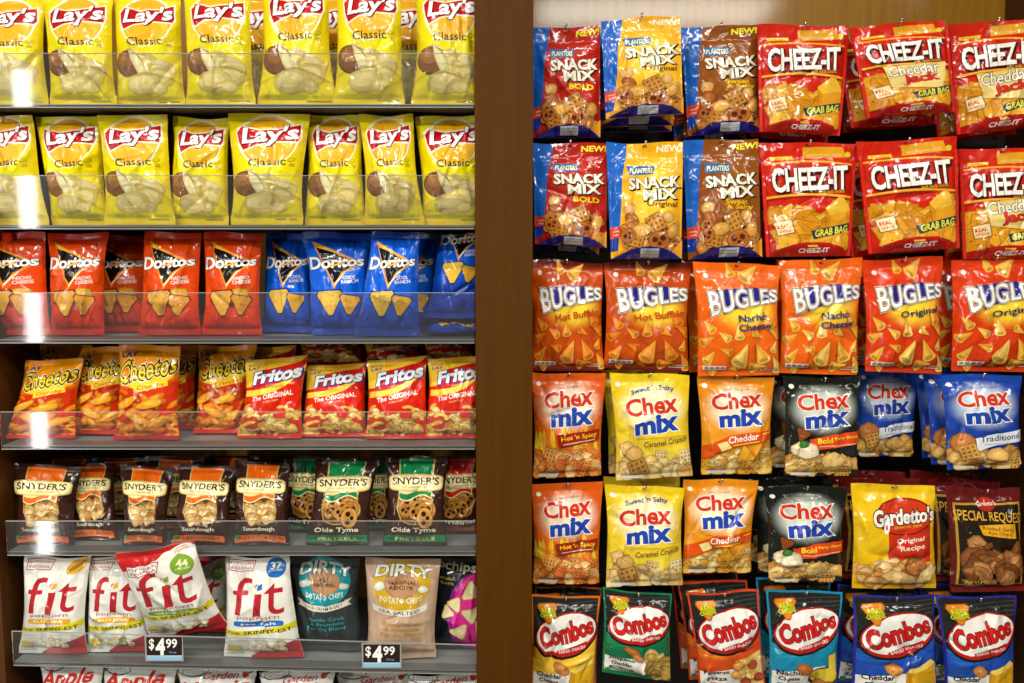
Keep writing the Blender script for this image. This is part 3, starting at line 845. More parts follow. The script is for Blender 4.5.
@design('rye_mix')
def _():
    A = Art(1.25, 141, lambda x, y: mixc('eabf16', 'e0ac10', sm(.5, 1., y)))
    A.poly([(.38, .40), (.93, .36), (.93, .72), (.40, .72)], 'c8300e')
    A.ell(.60, .285, .365, .215, '6e1408', 4); A.ell(.60, .285, .345, .20, 'c42e12', 4); A.ell(.60, .27, .32, .17, 'cf3a16', 4)
    A.text("Gardetto's", .60, .28, .78, .17, 'f6f2ea', .035, out=((.05, '2c0c08'),), rot=5, slant=.1, warp=lambda x, y: (x, y * (1.1 - .1 * x)), res=3); A.ell(.37, .39, .03, .07, 'f6f2ea', -10); A.ell(.37, .385, .012, .035, 'c42e12', -10)
    A.text('SNACK MIX', .64, .375, .36, .03, 'eab03a', .005, rot=5, res=1)
    A.text('Original', .66, .505, .36, .07, 'f6ead8', .015, rot=6, res=2, slant=.15); A.text('Recipe', .68, .575, .32, .075, 'f6ead8', .015, rot=6, res=2, slant=.15)
    A.pile(.05, .96, .72, .95, 44, .095, ('c98a42', 'd8a45c', 'e4bc80', 'b87632'), ('blob', 'stick', 'curl'))
    A.ell(.70, .75, .135, .12, '8a4a1e', k=1); A.ell(.70, .748, .115, .10, 'b5713a'); A.pile(.62, .78, .70, .79, 6, .02, ('cf8e54', '9c5c2c'), ('blob',))
    A.blob(.5, .86, .08, 'e2bc78', 1, 2.4, -15); A.blob(.84, .85, .07, 'e8c88a', 1, 2.6, 50)
    return A


@design('rye_chips')
def _():
    A = Art(1.3, 151, '5e1414')
    A.poly([(.06, .15), (.97, .13), (.97, .93), (.06, .93)], 'b8922e'); A.poly([(.09, .17), (.95, .15), (.95, .92), (.09, .92)], '241810')
    A.ell(.5, .15, .13, .085, 'b42814'); A.text("Gardetto's", .5, .14, .28, .06, 'f2ece0', .02, res=1, rot=3)
    A.text('SPECIAL REQUEST', .54, .27, .98, .13, 'dca83a', .012, warp=lambda x, y: (x, y * (1 + .25 * x * x) - .25 * x * x), res=2, rot=-2)
    A.poly([(.36, .345), (.88, .33), (.88, .47), (.40, .43)], 'e0a41c'); A.text('Roasted Garlic', .63, .375, .44, .045, '5a2c0c', .01, res=1, rot=-4); A.text('Rye Chips', .64, .42, .32, .045, '5a2c0c', .01, res=1, rot=-4)
    A.pile(.14, .92, .52, .86, 22, .15, ('8a5228', 'a06634', '744018', 'b8804a'), ('blob', 'curl'), k=1)
    A.text('NET WT 8 OZ', .30, .88, .30, .05, 'd8c83a', .015, res=1)
    A.rect(0, .95, 1, 1, '6e1a1a')
    return A


def combos(kind):
    ed, c1, c2, s1, s2 = {'cheddar': ('d8701c', 'e0a41c', 'ecc03a', 'Cheddar', 'Cheese'), 'green': ('0f7a4c', '128a54', '0c6e44', 'Jalapeno', 'Cheddar'),
                          'pizza': ('d2401a', 'e07a1c', 'cc4a16', 'Pepperoni', 'Pizza'), 'nacho': ('148cb4', '1a98b4', '1484a8', 'Nacho', 'Cheese'),
                          'blue': ('2a2a9a', '1c62c0', '1a4aa8', 'Cheddar', 'Cheese')}[kind]
    A = Art(1.36, {'cheddar': 161, 'green': 162, 'pizza': 163, 'nacho': 164, 'blue': 165}[kind], '20201f')
    A.rect(0, 0, 1, 1, ed)
    A.rect(.025, .022, .975, .99, '232322')
    for i in range(4):
        A.band(lambda x, i=i: .10 + .04 * i - .06 * x, lambda x, i=i: .112 + .04 * i - .06 * x, .3, .97, '3c3c3a')
    dn = lambda o: (lambda x: o - .20 * x - .10 * math.sin(math.pi * x) * -1)
    A.band(dn(.50), lambda x: .985, .025, .975, c1); A.band(dn(.62), lambda x: .985, .025, .975, c2)
    for i in range(3): A.band(dn(.535 + .035 * i), dn(.545 + .035 * i), .025, .975, c2)
    A.band(lambda x: .74 + .03 * math.cos(x * 3), lambda x: .955, .025, .80, 'e9e7e0')
    A.rect(.025, .955, .975, .99, c2)
    A.ell(.52, .375, .50, .30, '151413', 14, 48); A.ell(.525, .365, .475, .28, 'b81c18', 14, 48); A.ell(.525, .355, .455, .245, 'f0eee8', 14, 48)
    wp = lambda x, y: (x, y * (1.0 - .05 * x) * (1.05 - .12 * x * x))
    A.text('Combos', .525, .345, .82, .26, 'cc1e1a', .04, out=((.028, '4a0806'),), rot=15, warp=wp, res=3, space=1.0)
    A.poly([(.38, .53), (.84, .425), (.86, .475), (.40, .585)], 'b81c18'); A.text('BAKED SNACKS', .62, .505, .42, .04, 'f4ece4', .012, rot=12, res=1)
    A.tri(.24, .15, .145, 'e0821c', 185, 1); A.text('REAL', .245, .135, .19, .06, 'c8e22a', .03, out=((.03, '2c3a08'),), rot=10, res=1); A.text('CHEESE', .245, .185, .24, .06, 'c8e22a', .03, out=((.03, '2c3a08'),), rot=10, res=1)
    A.text(s1, .27, .775, .38, .07, '1e2226', .025, res=2); A.text(s2, .27, .838, .30, .06, '1e2226', .02, res=2)
    A.ell(.27, .905, .18, .025, c2 if kind != 'blue' else '4060a8', p=5); A.text('PRETZEL' if kind in ('nacho', 'cheddar', 'blue') else 'CRACKER', .27, .905, .26, .026, 'f4f0e8', .01, res=1)
    A.rect(.04, .93, .11, .97, '2a8a3a')
    if kind in ('cheddar', 'blue'):
        A.poly([(.60, .72), (.90, .60), (.97, .64), (.97, .97), (.58, .96)], 'd8a41a'); A.poly([(.60, .72), (.90, .60), (.97, .64), (.68, .74)], 'f2d264'); A.poly([(.60, .72), (.68, .74), (.67, .97), (.56, .96)], 'c48c12'); A.blob(.46, .70, .07, 'c88440', 1, 1.6, -30)
        A.pile(.58, .92, .90, .96, 8, .05, ('e2b02a', 'd89c20'), ('blob',))
    elif kind == 'green':
        A.pile(.62, .94, .66, .92, 14, .12, ('c8aa5a', 'b8923e', 'd6bc70', '9a7a34'), ('blob',)); A.blob(.42, .665, .06, 'a8602c', 1, 2.0, -25); A.blob(.50, .72, .05, 'b8703a', 1, 1.8, -25)
    elif kind == 'pizza':
        A.poly([(.56, .66), (.97, .58), (.97, .97), (.62, .97)], 'e6c476'); A.pile(.62, .96, .62, .95, 18, .05, ('ecd084', 'dcb45c'), ('blob',))
        for x, y in ((.82, .70), (.70, .88), (.90, .84)): A.ell(x, y, .08, .065, '8a2a18'); A.ell(x, y, .068, .055, 'b84a30')
        A.blob(.60, .70, .06, 'd0943e', 1, 1.3); A.blob(.56, .80, .06, 'dba24a', 1, 1.3)
    else:
        A.ell(.78, .84, .23, .15, '2c2018'); A.ell(.78, .825, .21, .11, 'd8c038'); A.poly([(.84, .62), (.95, .60), (.97, .82), (.86, .82)], 'e6c43c')
        A.blob(.48, .74, .085, 'b8682c', 1, 1.4, -25); A.pile(.56, .95, .92, .96, 6, .08, ('c07a34', 'b06a2a'), ('blob',))
    return A


for k_ in ('cheddar', 'green', 'pizza', 'nacho', 'blue'):
    ART['filled_' + k_] = (lambda k: (lambda: combos(k)))(k_)


@design('price')
def _():
    A = Art(.70, 171, '2c1a10')
    A.rect(0, 0, 1, 1, '2a1710'); A.rect(0, .80, 1, 1, '8fbfe0'); A.rect(0, .80, 1, .84, 'b4d8ee')
    A.text('$', .13, .33, .15, .36, 'f4f4f0', .02, res=3); A.text('4', .38, .42, .27, .52, 'f4f4f0', .05, res=3); A.text('99', .70, .28, .32, .28, 'f4f4f0', .02, res=3)
    A.text('Plus tax', .74, .66, .2, .07, '6aa8d8', .01, res=1)
    return A

# ------------------------------------------------------------------ film packs
def make_bag(name, design_name, corners, label, cat, group, shape='pillow', T=.03, seed=0, matte=False, hole=False, wr=1.0, pinch=.085, face=None, parts=('body', 'top_seal', 'bottom_seal')):
    """one closed pack: corners are world points TL, TR, BR, BL of its flat outline"""
    A = art(design_name); rng = np.random.RandomState(seed)
    TL, TR, BR, BL = corners
    x = np.linspace(0, 1, NU + 1)[None, :]; v = np.linspace(0, 1, NV + 1)[:, None]
    W = np.linalg.norm(TR - TL)
    if shape == 'pillow':
        st, sb, kt, kb = 4 / NV, 4 / NV, 4, 4
        vv = np.clip((v - sb) / (1 - st - sb), 0, 1)
        prof = np.sin(np.pi * vv ** .85) ** .55
        cross = np.clip(1 - np.abs(2 * x - 1) ** 2.3, 0, 1) ** .62
        pin = pinch * np.sin(np.pi * vv) ** .7
    elif shape == 'hang':
        st, sb, kt, kb = 5 / NV, 3 / NV, 5, 3
        vv = np.clip((v - sb) / (1 - st - sb), 0, 1)
        prof = np.sin(np.pi * vv ** .72) ** .6
        cross = np.clip(1 - np.abs(2 * x - 1) ** 2.4, 0, 1) ** .65
        pin = pinch * np.sin(np.pi * vv) ** .7
    else:                                   # stand-up pouch with flat sides, zip header and folded bottom
        st, sb, kt, kb = 8 / NV, 0, 8, 5
        vv = np.clip(v / (1 - st), 0, 1)
        xx = np.clip(np.abs(2 * x - 1) / .93, 0, 1)
        cross = np.clip(1 - xx ** 2.6, 0, 1) ** .7
        gl = .045 + .05 * (1 - (2 * x - 1) ** 2)
        prof = (1 - vv) ** .55 * .95 + .05 * (1 - vv)
        prof = prof * np.clip(v / gl, 0, 1) ** .8
        pin = 0 * v
    # folds: long soft creases, tension fans under the seals, gentle crumple
    Wn = np.zeros((NV + 1, NU + 1))
    for _ in range(int(9 * wr)):
        cx, cy = rng.uniform(.1, .9), rng.uniform(.1, .9); th = rng.choice([rng.uniform(.9, 2.2), rng.uniform(0, 3.14)])
        d = (x - cx) * math.sin(th) - (v - cy) * 1.4 * math.cos(th); l = (x - cx) * math.cos(th) + (v - cy) * 1.4 * math.sin(th)
        Wn = Wn + rng.choice([-1, 1]) * rng.uniform(.0014, .0042) * np.exp(-np.abs(d) / rng.uniform(.022, .05)) * np.exp(-(l / rng.uniform(.15, .4)) ** 2)
    for top in (0, 1):
        for _ in range(5):
            cx = rng.uniform(.08, .92); sl = (cx - .5) * rng.uniform(.2, .9); dv = (1 - v) if top else v
            Wn = Wn + rng.choice([-1, 1]) * rng.uniform(.0018, .0048) * np.exp(-np.abs(x - cx + sl * dv) / rng.uniform(.02, .045)) * np.exp(-((dv - .1) / .12) ** 2)
    for _ in range(4):
        fx, fy, p1, p2 = rng.uniform(3, 9), rng.uniform(3, 9), rng.uniform(0, 6), rng.uniform(0, 6)
        Wn = Wn + .0009 * np.sin(fx * x + p1 + 2 * v) * np.sin(fy * v * 1.4 + p2)
    Wn = Wn * 2.3
    env = np.clip(cross * 1.6, 0, 1) * np.clip(prof * 1.6, 0, 1)
    Dn = T * cross * prof + Wn * env * wr + .0007
    Db = -(T * .9 * cross * prof) - .0007
    xe = .5 + (x - .5) * (1 - pin) + pin * .25 * np.sin(5 * v + rng.uniform(0, 6)) * (x - .5) * 2 * .6
    xe = np.broadcast_to(xe, Dn.shape)
    bend = W * (.04 if shape == 'pillow' else .022) * wr * np.sin(2 * np.pi * x * rng.uniform(.7, 1.3) + rng.uniform(0, 6)) * (np.clip((v - .8) / .2, 0, 1) ** 2 + np.clip((.2 - v) / .2, 0, 1) ** 2 * .5)
    ve = v + (.010 * np.sin(3.1 * x + rng.uniform(0, 6)) + .006 * np.sin(7 * x + rng.uniform(0, 6))) * np.clip((v - .7) / .3, 0, 1)
    ve = np.broadcast_to(ve, Dn.shape)
    e = lambda a: np.asarray(a)[None, None, :]
    P = e(BL) * ((1 - xe) * (1 - ve))[..., None] + e(BR) * (xe * (1 - ve))[..., None] + e(TL) * ((1 - xe) * ve)[..., None] + e(TR) * (xe * ve)[..., None]
    n0 = np.cross((TR - TL) + (BR - BL), (TL - BL) + (TR - BR)); n0 = n0 / np.linalg.norm(n0)
    if n0[1] > 0: n0 = -n0
    org = (BL + BR) / 2
    Fr = P + e(n0) * (Dn + bend)[..., None] - org
    Bk = P + e(n0) * (Db + bend)[..., None] - org

    def nrm(G):
        gu = np.gradient(G, axis=1); gv = np.gradient(G, axis=0)
        n = np.cross(gu, gv); return n / (np.linalg.norm(n, axis=2, keepdims=True) + 1e-12)
    NF, NB = nrm(Fr), -nrm(Bk)
    root = empty(name, tuple(org)); tag(root, label, cat, group)
    NUp = NU + 1
    backcol = np.clip(A.G.mean((0, 1)) * .9, 0, 1)
    spans = ((parts[0], kb, NV - kt), (parts[1], NV - kt, NV), (parts[2], 0, kb))
    for pname, j0, j1 in spans:
        rows = j1 - j0 + 1
        idx = np.arange(rows * NUp).reshape(rows, NUp)
        i, j = np.meshgrid(np.arange(NU), np.arange(j1 - j0))
        ok = np.ones(i.shape, bool)
        if hole and j1 == NV:
            ok = ~(((i == NU // 2) | (i == NU // 2 - 1)) & (j + j0 == NV - 2))
        i, j = i[ok], j[ok]
        a, b, c, d = idx[j, i], idx[j, i + 1], idx[j + 1, i + 1], idx[j + 1, i]
        front = np.concatenate((np.stack((a, b, c), 1), np.stack((a, c, d), 1)))
        off = rows * NUp
        back = np.concatenate((np.stack((a, c, b), 1), np.stack((a, d, c), 1))) + off
        rim = []
        for jj in range(rows - 1):
            rim += [(idx[jj, 0], idx[jj + 1, 0], off + idx[jj + 1, 0]), (idx[jj, 0], off + idx[jj + 1, 0], off + idx[jj, 0]),
                    (idx[jj + 1, NU], idx[jj, NU], off + idx[jj, NU]), (idx[jj + 1, NU], off + idx[jj, NU], off + idx[jj + 1, NU])]
        for jr, fl in ((0, 0), (rows - 1, 1)):
            for ii in range(NU):
                p, q = idx[jr, ii], idx[jr, ii + 1]
                rim += [(p, off + p, q), (q, off + p, off + q)] if not fl else [(p, q, off + p), (q, off + q, off + p)]
        tri = np.concatenate((front, back, np.array(rim, int)))
        V = [Fr[j0:j1 + 1].reshape(-1, 3), Bk[j0:j1 + 1].reshape(-1, 3)]
        NN = [NF[j0:j1 + 1].reshape(-1, 3), NB[j0:j1 + 1].reshape(-1, 3)]
        colF = A.G[j0:j1 + 1].reshape(-1, 3)
        CC = [colF, np.broadcast_to(backcol, colF.shape)]
        loops = [tri.ravel()]; tot = [np.full(len(tri), 3)]
        # the print, lying on the front film
        m = (A.row >= j0) & (A.row < j1)
        if hole and j1 == NV:
            pi = A.I[A.start]; m &= ~(((pi == NU // 2) | (pi == NU // 2 - 1)) & (A.row == NV - 2))
        if m.any():
            mv = np.repeat(m, A.cnt)
            I, J, Hf, fx, fy = A.I[mv], A.J[mv], A.Hf[mv], A.FX[mv][:, None], A.FY[mv][:, None]

            def mapg(G):
                p00, p10, p11, p01 = G[J, I], G[J, I + 1], G[J + 1, I + 1], G[J + 1, I]
                lo = p00 + fx * (p10 - p00) + fy * (p11 - p10); up = p00 + fy * (p01 - p00) + fx * (p11 - p01)
                return np.where(Hf[:, None], up, lo)
            q = mapg(Fr) + n0[None, :] * (A.Zl[mv] + 6e-5)[:, None]
            qn = mapg(NF)
            base = 2 * off
            # weld corners that coincide on the same layer, so each printed shape is one sheet
            key = np.round(np.stack((I + A.FX[mv], J + A.FY[mv], A.Zl[mv] * 2e4), 1), 4)
            _, first, inv = np.unique(key, axis=0, return_index=True, return_inverse=True)
            inv = inv.ravel()
            V.append(q[first]); NN.append(qn[first]); CC.append(A.Co[mv][first])
            loops.append(base + inv); tot.append(A.cnt[m])
        V = np.concatenate(V); NN = np.concatenate(NN); CC = np.concatenate(CC); loops = np.concatenate(loops); tot = np.concatenate(tot)
        me = bpy.data.meshes.new(pname)
        me.vertices.add(len(V)); me.vertices.foreach_set('co', V.astype(np.float32).ravel())
        me.loops.add(len(loops)); me.loops.foreach_set('vertex_index', loops.astype(np.int32))
        me.polygons.add(len(tot)); me.polygons.foreach_set('loop_start', np.concatenate(([0], np.cumsum(tot)[:-1])).astype(np.int32))
        me.polygons.foreach_set('use_smooth', np.ones(len(tot), bool))
        me.update(calc_edges=True)
        ca = me.color_attributes.new('ink', 'FLOAT_COLOR', 'POINT')
        ca.data.foreach_set('color', np.concatenate((CC, np.ones((len(CC), 1))), 1).astype(np.float32).ravel())
        NN = NN / (np.linalg.norm(NN, axis=1, keepdims=True) + 1e-12)
        cn = me.attributes.new('custom_normal', 'FLOAT_VECTOR', 'POINT'); cn.data.foreach_set('vector', NN.astype(np.float32).ravel())
        sealish = pname.endswith('seal')
        me.materials.append((MSEAL if sealish else MATTE) if matte else (SEAL if sealish else FILM))
        o = bpy.data.objects.new(pname, me); C.objects.link(o); o.parent = root
    return root, org, Fr


# ------------------------------------------------------------------ the case
YB = 0.40
XL, XR = -1.085, float(at(1005, 10, YB)[0])
ZT, ZB = 2.32, 0.42


def panel(name, geo, mat):
    return struct(link_mesh(name, *geo, mat))


panel('wall_back', box_geo(XL, XR, YB, YB + .02, ZB, ZT), WOOD_BACK)
panel('trim_2', box_geo(.0435, XR - .001, YB - .006, YB - .0005, ZB, float(at(780, 52, YB)[2])), BLACK)  # black sheet added over the wood so gaps between packs go dark
panel('wall_left', box_geo(XL - .03, XL, 0, YB + .02, ZB, ZT), WOOD_SIDE)
panel('wall_right', box_geo(XR, XR + .03, 0, YB + .02, ZB, ZT), WOOD_SIDE)
panel('trim_1', box_geo(-.0755, .0425, -.002, YB, ZB, ZT, .0012), WOOD_DIV)
panel('floor', box_geo(-4.5, 4.5, -5.0, YB + .1, -.05, 0), FLOORM)
panel('ceiling', box_geo(-4.5, 4.5, -5.0, YB + .1, 2.95, 3.0), CEIL)
panel('wall_rear', box_geo(-4.5, 4.5, -5.05, -5.0, 0, 2.95), PAINT)

# shelves: grey board with a clear front lip
SH = [(105.5, 105.5, 54, 54), (227, 227, 176, 176), (341, 341, 293, 293), (447, 447, 412, 412), (553, 553, 521, 521), (663, 672, 631, 645)]
SHN = ['topmost shelf board with a clear lip, under the first row of yellow chip bags', 'shelf board with a clear lip under the second row of yellow chip bags',
       'shelf board with a clear lip under the red and blue tortilla chip bags', 'shelf board with a clear lip under the cheese puff and corn chip bags',
       'shelf board with a clear lip under the brown pretzel bags', 'lowest shelf board with a clear lip and two price tags, under white popcorn bags']
X0L, X1L = -1.065, -.0775
SHZ = []
BT = .007
for (bl, br, tl, tr), lb in zip(SH, SHN):
    zl, zr = at(4, bl, 0)[2], at(475, br, 0)[2]; ul, ur = at(4, tl, 0)[2], at(475, tr, 0)[2]
    zl += .003; zr += .003
    zf = lambda X, zl=zl, zr=zr: zl + (zr - zl) * (X - X0L) / (X1L - X0L)
    SHZ.append(zf)
    root = empty('shelf', ((X0L + X1L) / 2, .2, zf((X0L + X1L) / 2))); tag(root, lb, 'shelf', 'shelves of the chip case')
    L0 = np.array(root.location)

    def slab(name, x0, x1, y0, y1, lo0, hi0, lo1, hi1, mat, bev=0.0):
        v, f = box_geo(x0, x1, y0, y1, 0, 1, 0)
        v = [(p[0] - L0[0], p[1] - L0[1], ((lo0 + (hi0 - lo0) * p[2]) if p[0] < (x0 + x1) / 2 else (lo1 + (hi1 - lo1) * p[2])) - L0[2]) for p in v]
        return link_mesh(name, v, f, mat, root)
    slab('board', X0L, -.0765, .004, YB - .001, zl - BT, zl - .002, zr - BT, zr - .002, BOARD)
    slab('tray_floor', X0L, -.0765, .0015, YB - .001, zl - .002, zl, zr - .002, zr, SHELF)
    slab('front_lip', X0L, X1L, -.003, 0, zl - .006, ul, zr - .006, ur, ACRYLIC)
    slab('lip_edge', X0L, X1L, -.0032, .0002, ul, ul + .0012, ur, ur + .0012, EDGE)
    slab('lip_foot', X0L, X1L, -.0034, .004, zl - .0075, zl - .006, zr - .0075, zr - .006, EDGE)

_n = [0]


def S(name, dsg, q, Y, row, label, group, Yt=None, cat='chip bag', T=.031, stand=True, **kw):
    """a bag standing on shelf `row`; q = four pixel corners TL TR BR BL"""
    _n[0] += 1
    Yt = Y if Yt is None else Yt
    P = [at(*q[0], Yt), at(*q[1], Yt), at(*q[2], Y), at(*q[3], Y)]
    if stand:
        dz = min(P[2][2] - SHZ[row](P[2][0]), P[3][2] - SHZ[row](P[3][0])) - .003
        P[2][2] -= dz; P[3][2] -= dz
    if row > 0 and Yt > 0:
        for p in P[:2]:
            p[2] = min(p[2], SHZ[row - 1](p[0]) - BT - .006)
    return make_bag(name, dsg, P, label, cat, group, T=T, seed=_n[0] * 7 + 3, **kw)


def quad(x0, x1, y0, y1, x0b=None, x1b=None, r=0):
    return [(x0, y0), (x1, y0 - r), (x1b if x1b is not None else x1, y1), (x0b if x0b is not None else x0, y1)]


G1, G2 = 'yellow potato chip bags on the top shelf', 'yellow potato chip bags on the second shelf'
ordn = ['first', 'second', 'third', 'fourth', 'fifth', 'sixth', 'seventh', 'eighth']
r1 = [((-24, -4), (45, -2), (49, 104), (-22, 104)), ((42, -6), (112, -4), (117, 104), (50, 104)), ((113, -7), (181, -4), (186, 104), (116, 104)),
      ((183, -12), (250, -8), (256, 104), (186, 104)), ((263, -16), (328, -16), (338, 104), (257, 104)), ((337, -17), (402, -17), (405, 104), (333, 104)),
      ((416, -15), (483, -14), (484, 104), (411, 104))]
l1 = ['yellow classic chip bag on the top shelf, partly cut off beside the side panel', 'yellow classic chip bag on the top shelf, sixth from the wooden divider in front', 'yellow classic chip bag on the top shelf, fifth from the wooden divider in front',
      'yellow classic chip bag on the top shelf, fourth from the wooden divider in front', 'yellow classic chip bag on the top shelf, third from the wooden divider in front',
      'yellow classic chip bag on the top shelf, second from the wooden divider in front', 'yellow classic chip bag on the top shelf, touching the wooden divider in front']
for k, (q, l) in enumerate(zip(r1, l1)):
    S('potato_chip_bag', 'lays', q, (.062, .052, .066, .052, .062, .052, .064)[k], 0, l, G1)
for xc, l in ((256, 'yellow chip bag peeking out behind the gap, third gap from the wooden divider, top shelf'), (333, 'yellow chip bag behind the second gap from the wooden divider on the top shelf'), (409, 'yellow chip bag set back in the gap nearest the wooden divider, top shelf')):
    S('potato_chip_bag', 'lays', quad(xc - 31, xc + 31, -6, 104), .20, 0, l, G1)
r2 = [((-22, 110), (33, 112), (50, 224), (-22, 224)), ((34, 112), (101, 113), (109, 224), (52, 224)), ((98, 112), (167, 107), (176, 224), (105, 224)), ((173, 112), (230, 119), (229, 224), (169, 224)),
      ((228, 107), (310, 106), (303, 224), (231, 224)), ((306, 111), (363, 112), (366, 224), (305, 224)), ((359, 106), (413, 113), (425, 224), (365, 224)), ((415, 111), (486, 112), (485, 224), (422, 224))]
for k, q in enumerate(r2):
    w = ['cut off beside the side panel', 'seventh from the wooden divider', 'sixth from the wooden divider, logo tipped upward', 'fifth from the wooden divider', 'fourth from the wooden divider, wide straight top',
         'third from the wooden divider', 'second from the wooden divider', 'touching the wooden divider'][k]
    S('potato_chip_bag', 'lays', q, (.058, .070, .050, .070, .048, .074, .052, .068)[k], 1, 'yellow classic chip bag on the second shelf, ' + w, G2)

# third shelf: tortilla chips
GR, GB = 'red tortilla chip bags', 'blue tortilla chip bags'
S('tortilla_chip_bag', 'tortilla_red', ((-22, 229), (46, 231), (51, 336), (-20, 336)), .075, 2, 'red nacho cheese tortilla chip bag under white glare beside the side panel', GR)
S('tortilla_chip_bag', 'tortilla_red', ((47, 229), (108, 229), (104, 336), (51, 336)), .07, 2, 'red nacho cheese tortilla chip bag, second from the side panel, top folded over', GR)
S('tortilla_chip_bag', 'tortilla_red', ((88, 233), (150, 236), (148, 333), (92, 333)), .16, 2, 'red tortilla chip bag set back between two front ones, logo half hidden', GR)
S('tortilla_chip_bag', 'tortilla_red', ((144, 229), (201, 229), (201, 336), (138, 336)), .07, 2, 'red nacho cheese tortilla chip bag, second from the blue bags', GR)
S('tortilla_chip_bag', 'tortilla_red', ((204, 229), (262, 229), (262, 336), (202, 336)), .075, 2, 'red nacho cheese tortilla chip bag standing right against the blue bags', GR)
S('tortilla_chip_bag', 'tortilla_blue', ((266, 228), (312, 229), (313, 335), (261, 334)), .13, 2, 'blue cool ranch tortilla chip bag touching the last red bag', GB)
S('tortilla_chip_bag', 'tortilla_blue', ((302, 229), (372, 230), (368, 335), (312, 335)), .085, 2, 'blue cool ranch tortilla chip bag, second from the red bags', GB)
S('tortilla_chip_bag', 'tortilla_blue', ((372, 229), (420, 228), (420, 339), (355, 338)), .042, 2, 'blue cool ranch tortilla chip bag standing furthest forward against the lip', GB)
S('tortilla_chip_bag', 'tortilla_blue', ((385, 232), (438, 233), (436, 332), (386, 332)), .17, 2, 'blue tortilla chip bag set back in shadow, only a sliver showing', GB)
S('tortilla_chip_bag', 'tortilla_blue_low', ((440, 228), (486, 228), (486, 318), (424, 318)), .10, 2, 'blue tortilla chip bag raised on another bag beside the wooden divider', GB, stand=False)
S('tortilla_chip_bag', 'tortilla_blue', ((432, 318), (482, 317), (484, 332), (424, 332)), .045, 2, 'blue tortilla chip bag lying flat under the raised one by the divider', GB, Yt=.22, T=.008, stand=False)

# fourth shelf
GC, GF = 'orange cheese puff bags', 'red and yellow corn chip bags'
S('cheese_puff_bag', 'cheese_puffs', ((27, 360), (84, 358), (76, 442), (5, 442)), .06, 3, 'orange crunchy cheese puff bag leaning beside the side panel', GC, cat='snack bag', Yt=.09)
S('cheese_puff_bag', 'cheese_puffs', ((81, 347), (135, 348), (128, 442), (71, 441)), .10, 3, 'orange crunchy cheese puff bag, second from the side panel in front', GC, cat='snack bag', Yt=.14)
S('cheese_puff_bag', 'cheese_puffs', ((120, 345), (181, 345), (180, 443), (115, 443)), .05, 3, 'orange crunchy cheese puff bag, third from the side panel in front, pulled forward', GC, cat='snack bag', Yt=.07)
S('cheese_puff_bag', 'cheese_puffs', ((198, 345), (257, 345), (248, 441), (195, 441)), .115, 3, 'orange crunchy cheese puff bag in front, nearest the corn chip bags', GC, cat='snack bag', Yt=.15)
S('cheese_puff_bag', 'cheese_puffs', ((40, 343), (92, 344), (90, 430), (40, 430)), .21, 3, 'orange cheese puff bag rising behind the leaning one at the side panel', GC, cat='snack bag')
S('cheese_puff_bag', 'cheese_puffs', ((148, 345), (197, 345), (197, 438), (150, 438)), .17, 3, 'orange cheese puff bag set back between the two front ones nearest the corn chips', GC, cat='snack bag')
S('corn_chip_bag', 'corn_chips', ((246, 360), (308, 356), (302, 445), (238, 445)), .06, 3, 'red and yellow corn chip bag touching the cheese puff bags', GF, Yt=.09)
S('corn_chip_bag', 'corn_chips', ((307, 365), (366, 363), (368, 446), (300, 446)), .075, 3, 'red and yellow corn chip bag, third from the wooden divider, top pressed down', GF, Yt=.115)
S('corn_chip_bag', 'corn_chips', ((367, 362), (427, 355), (428, 446), (366, 446)), .055, 3, 'red and yellow corn chip bag, second from the wooden divider in front', GF, Yt=.085)
S('corn_chip_bag', 'corn_chips', ((428, 358), (486, 357), (485, 444), (425, 444)), .06, 3, 'red and yellow corn chip bag touching the wooden divider', GF, Yt=.09)
for a, b, l in ((298, 364, 'corn chip bag lying flat on top behind, third from the wooden divider'), (362, 424, 'corn chip bag lying flat on top behind, second from the wooden divider'), (422, 478, 'corn chip bag lying flat on top behind, beside the wooden divider')):
    S('corn_chip_bag', 'corn_chips', ((a + 3, 343), (b - 3, 343), (b, 369 if a == 362 else 364), (a, 369 if a == 362 else 365)), .145 if a == 362 else .155, 3, l, GF, Yt=.22, T=.018, stand=False)
S('corn_chip_bag', 'corn_chips', ((238, 347), (296, 346), (296, 436), (240, 436)), .19, 3, 'corn chip bag standing behind the one that touches the cheese puffs', GF)

# fifth shelf: pretzels
GO, GG = 'brown pretzel bags with an orange band', 'brown pretzel bags with a green band'
pz = dict(cat='pretzel bag', T=.023)
S('pretzel_bag', 'pretzel_orange', ((12, 463), (82, 466), (74, 549), (15, 549)), .036, 4, 'sourdough pretzel bag with orange band, beside the side panel, under white glare', GO, Yt=.08, **pz)
S('pretzel_bag', 'pretzel_orange', ((71, 464), (115, 463), (119, 549), (70, 549)), .07, 4, 'sourdough pretzel bag with orange band, second from the side panel, turned aside', GO, Yt=.13, **pz)
S('pretzel_bag', 'pretzel_orange', ((121, 464), (175, 468), (166, 549), (123, 549)), .036, 4, 'sourdough pretzel bag with orange band, third from the side panel', GO, Yt=.085, **pz)
S('pretzel_bag', 'pretzel_orange', ((180, 463), (236, 467), (229, 548), (170, 548)), .038, 4, 'sourdough pretzel bag with orange band, second from the green banded bags', GO, Yt=.085, **pz)
S('pretzel_bag', 'pretzel_orange', ((236, 461), (290, 463), (290, 548), (232, 548)), .036, 4, 'sourdough pretzel bag with orange band, front row, nearest the green banded bags', GO, Yt=.085, **pz)
S('pretzel_bag', 'pretzel_green', ((284, 456), (330, 457), (328, 541), (284, 541)), .13, 4, 'green banded pretzel bag set back between orange and green front bags', GG, **pz)
S('pretzel_bag', 'pretzel_green', ((315, 460), (380, 458), (368, 549), (306, 549)), .036, 4, 'green banded olde tyme pretzel bag in front, nearest the orange banded bags', GG, Yt=.08, **pz)
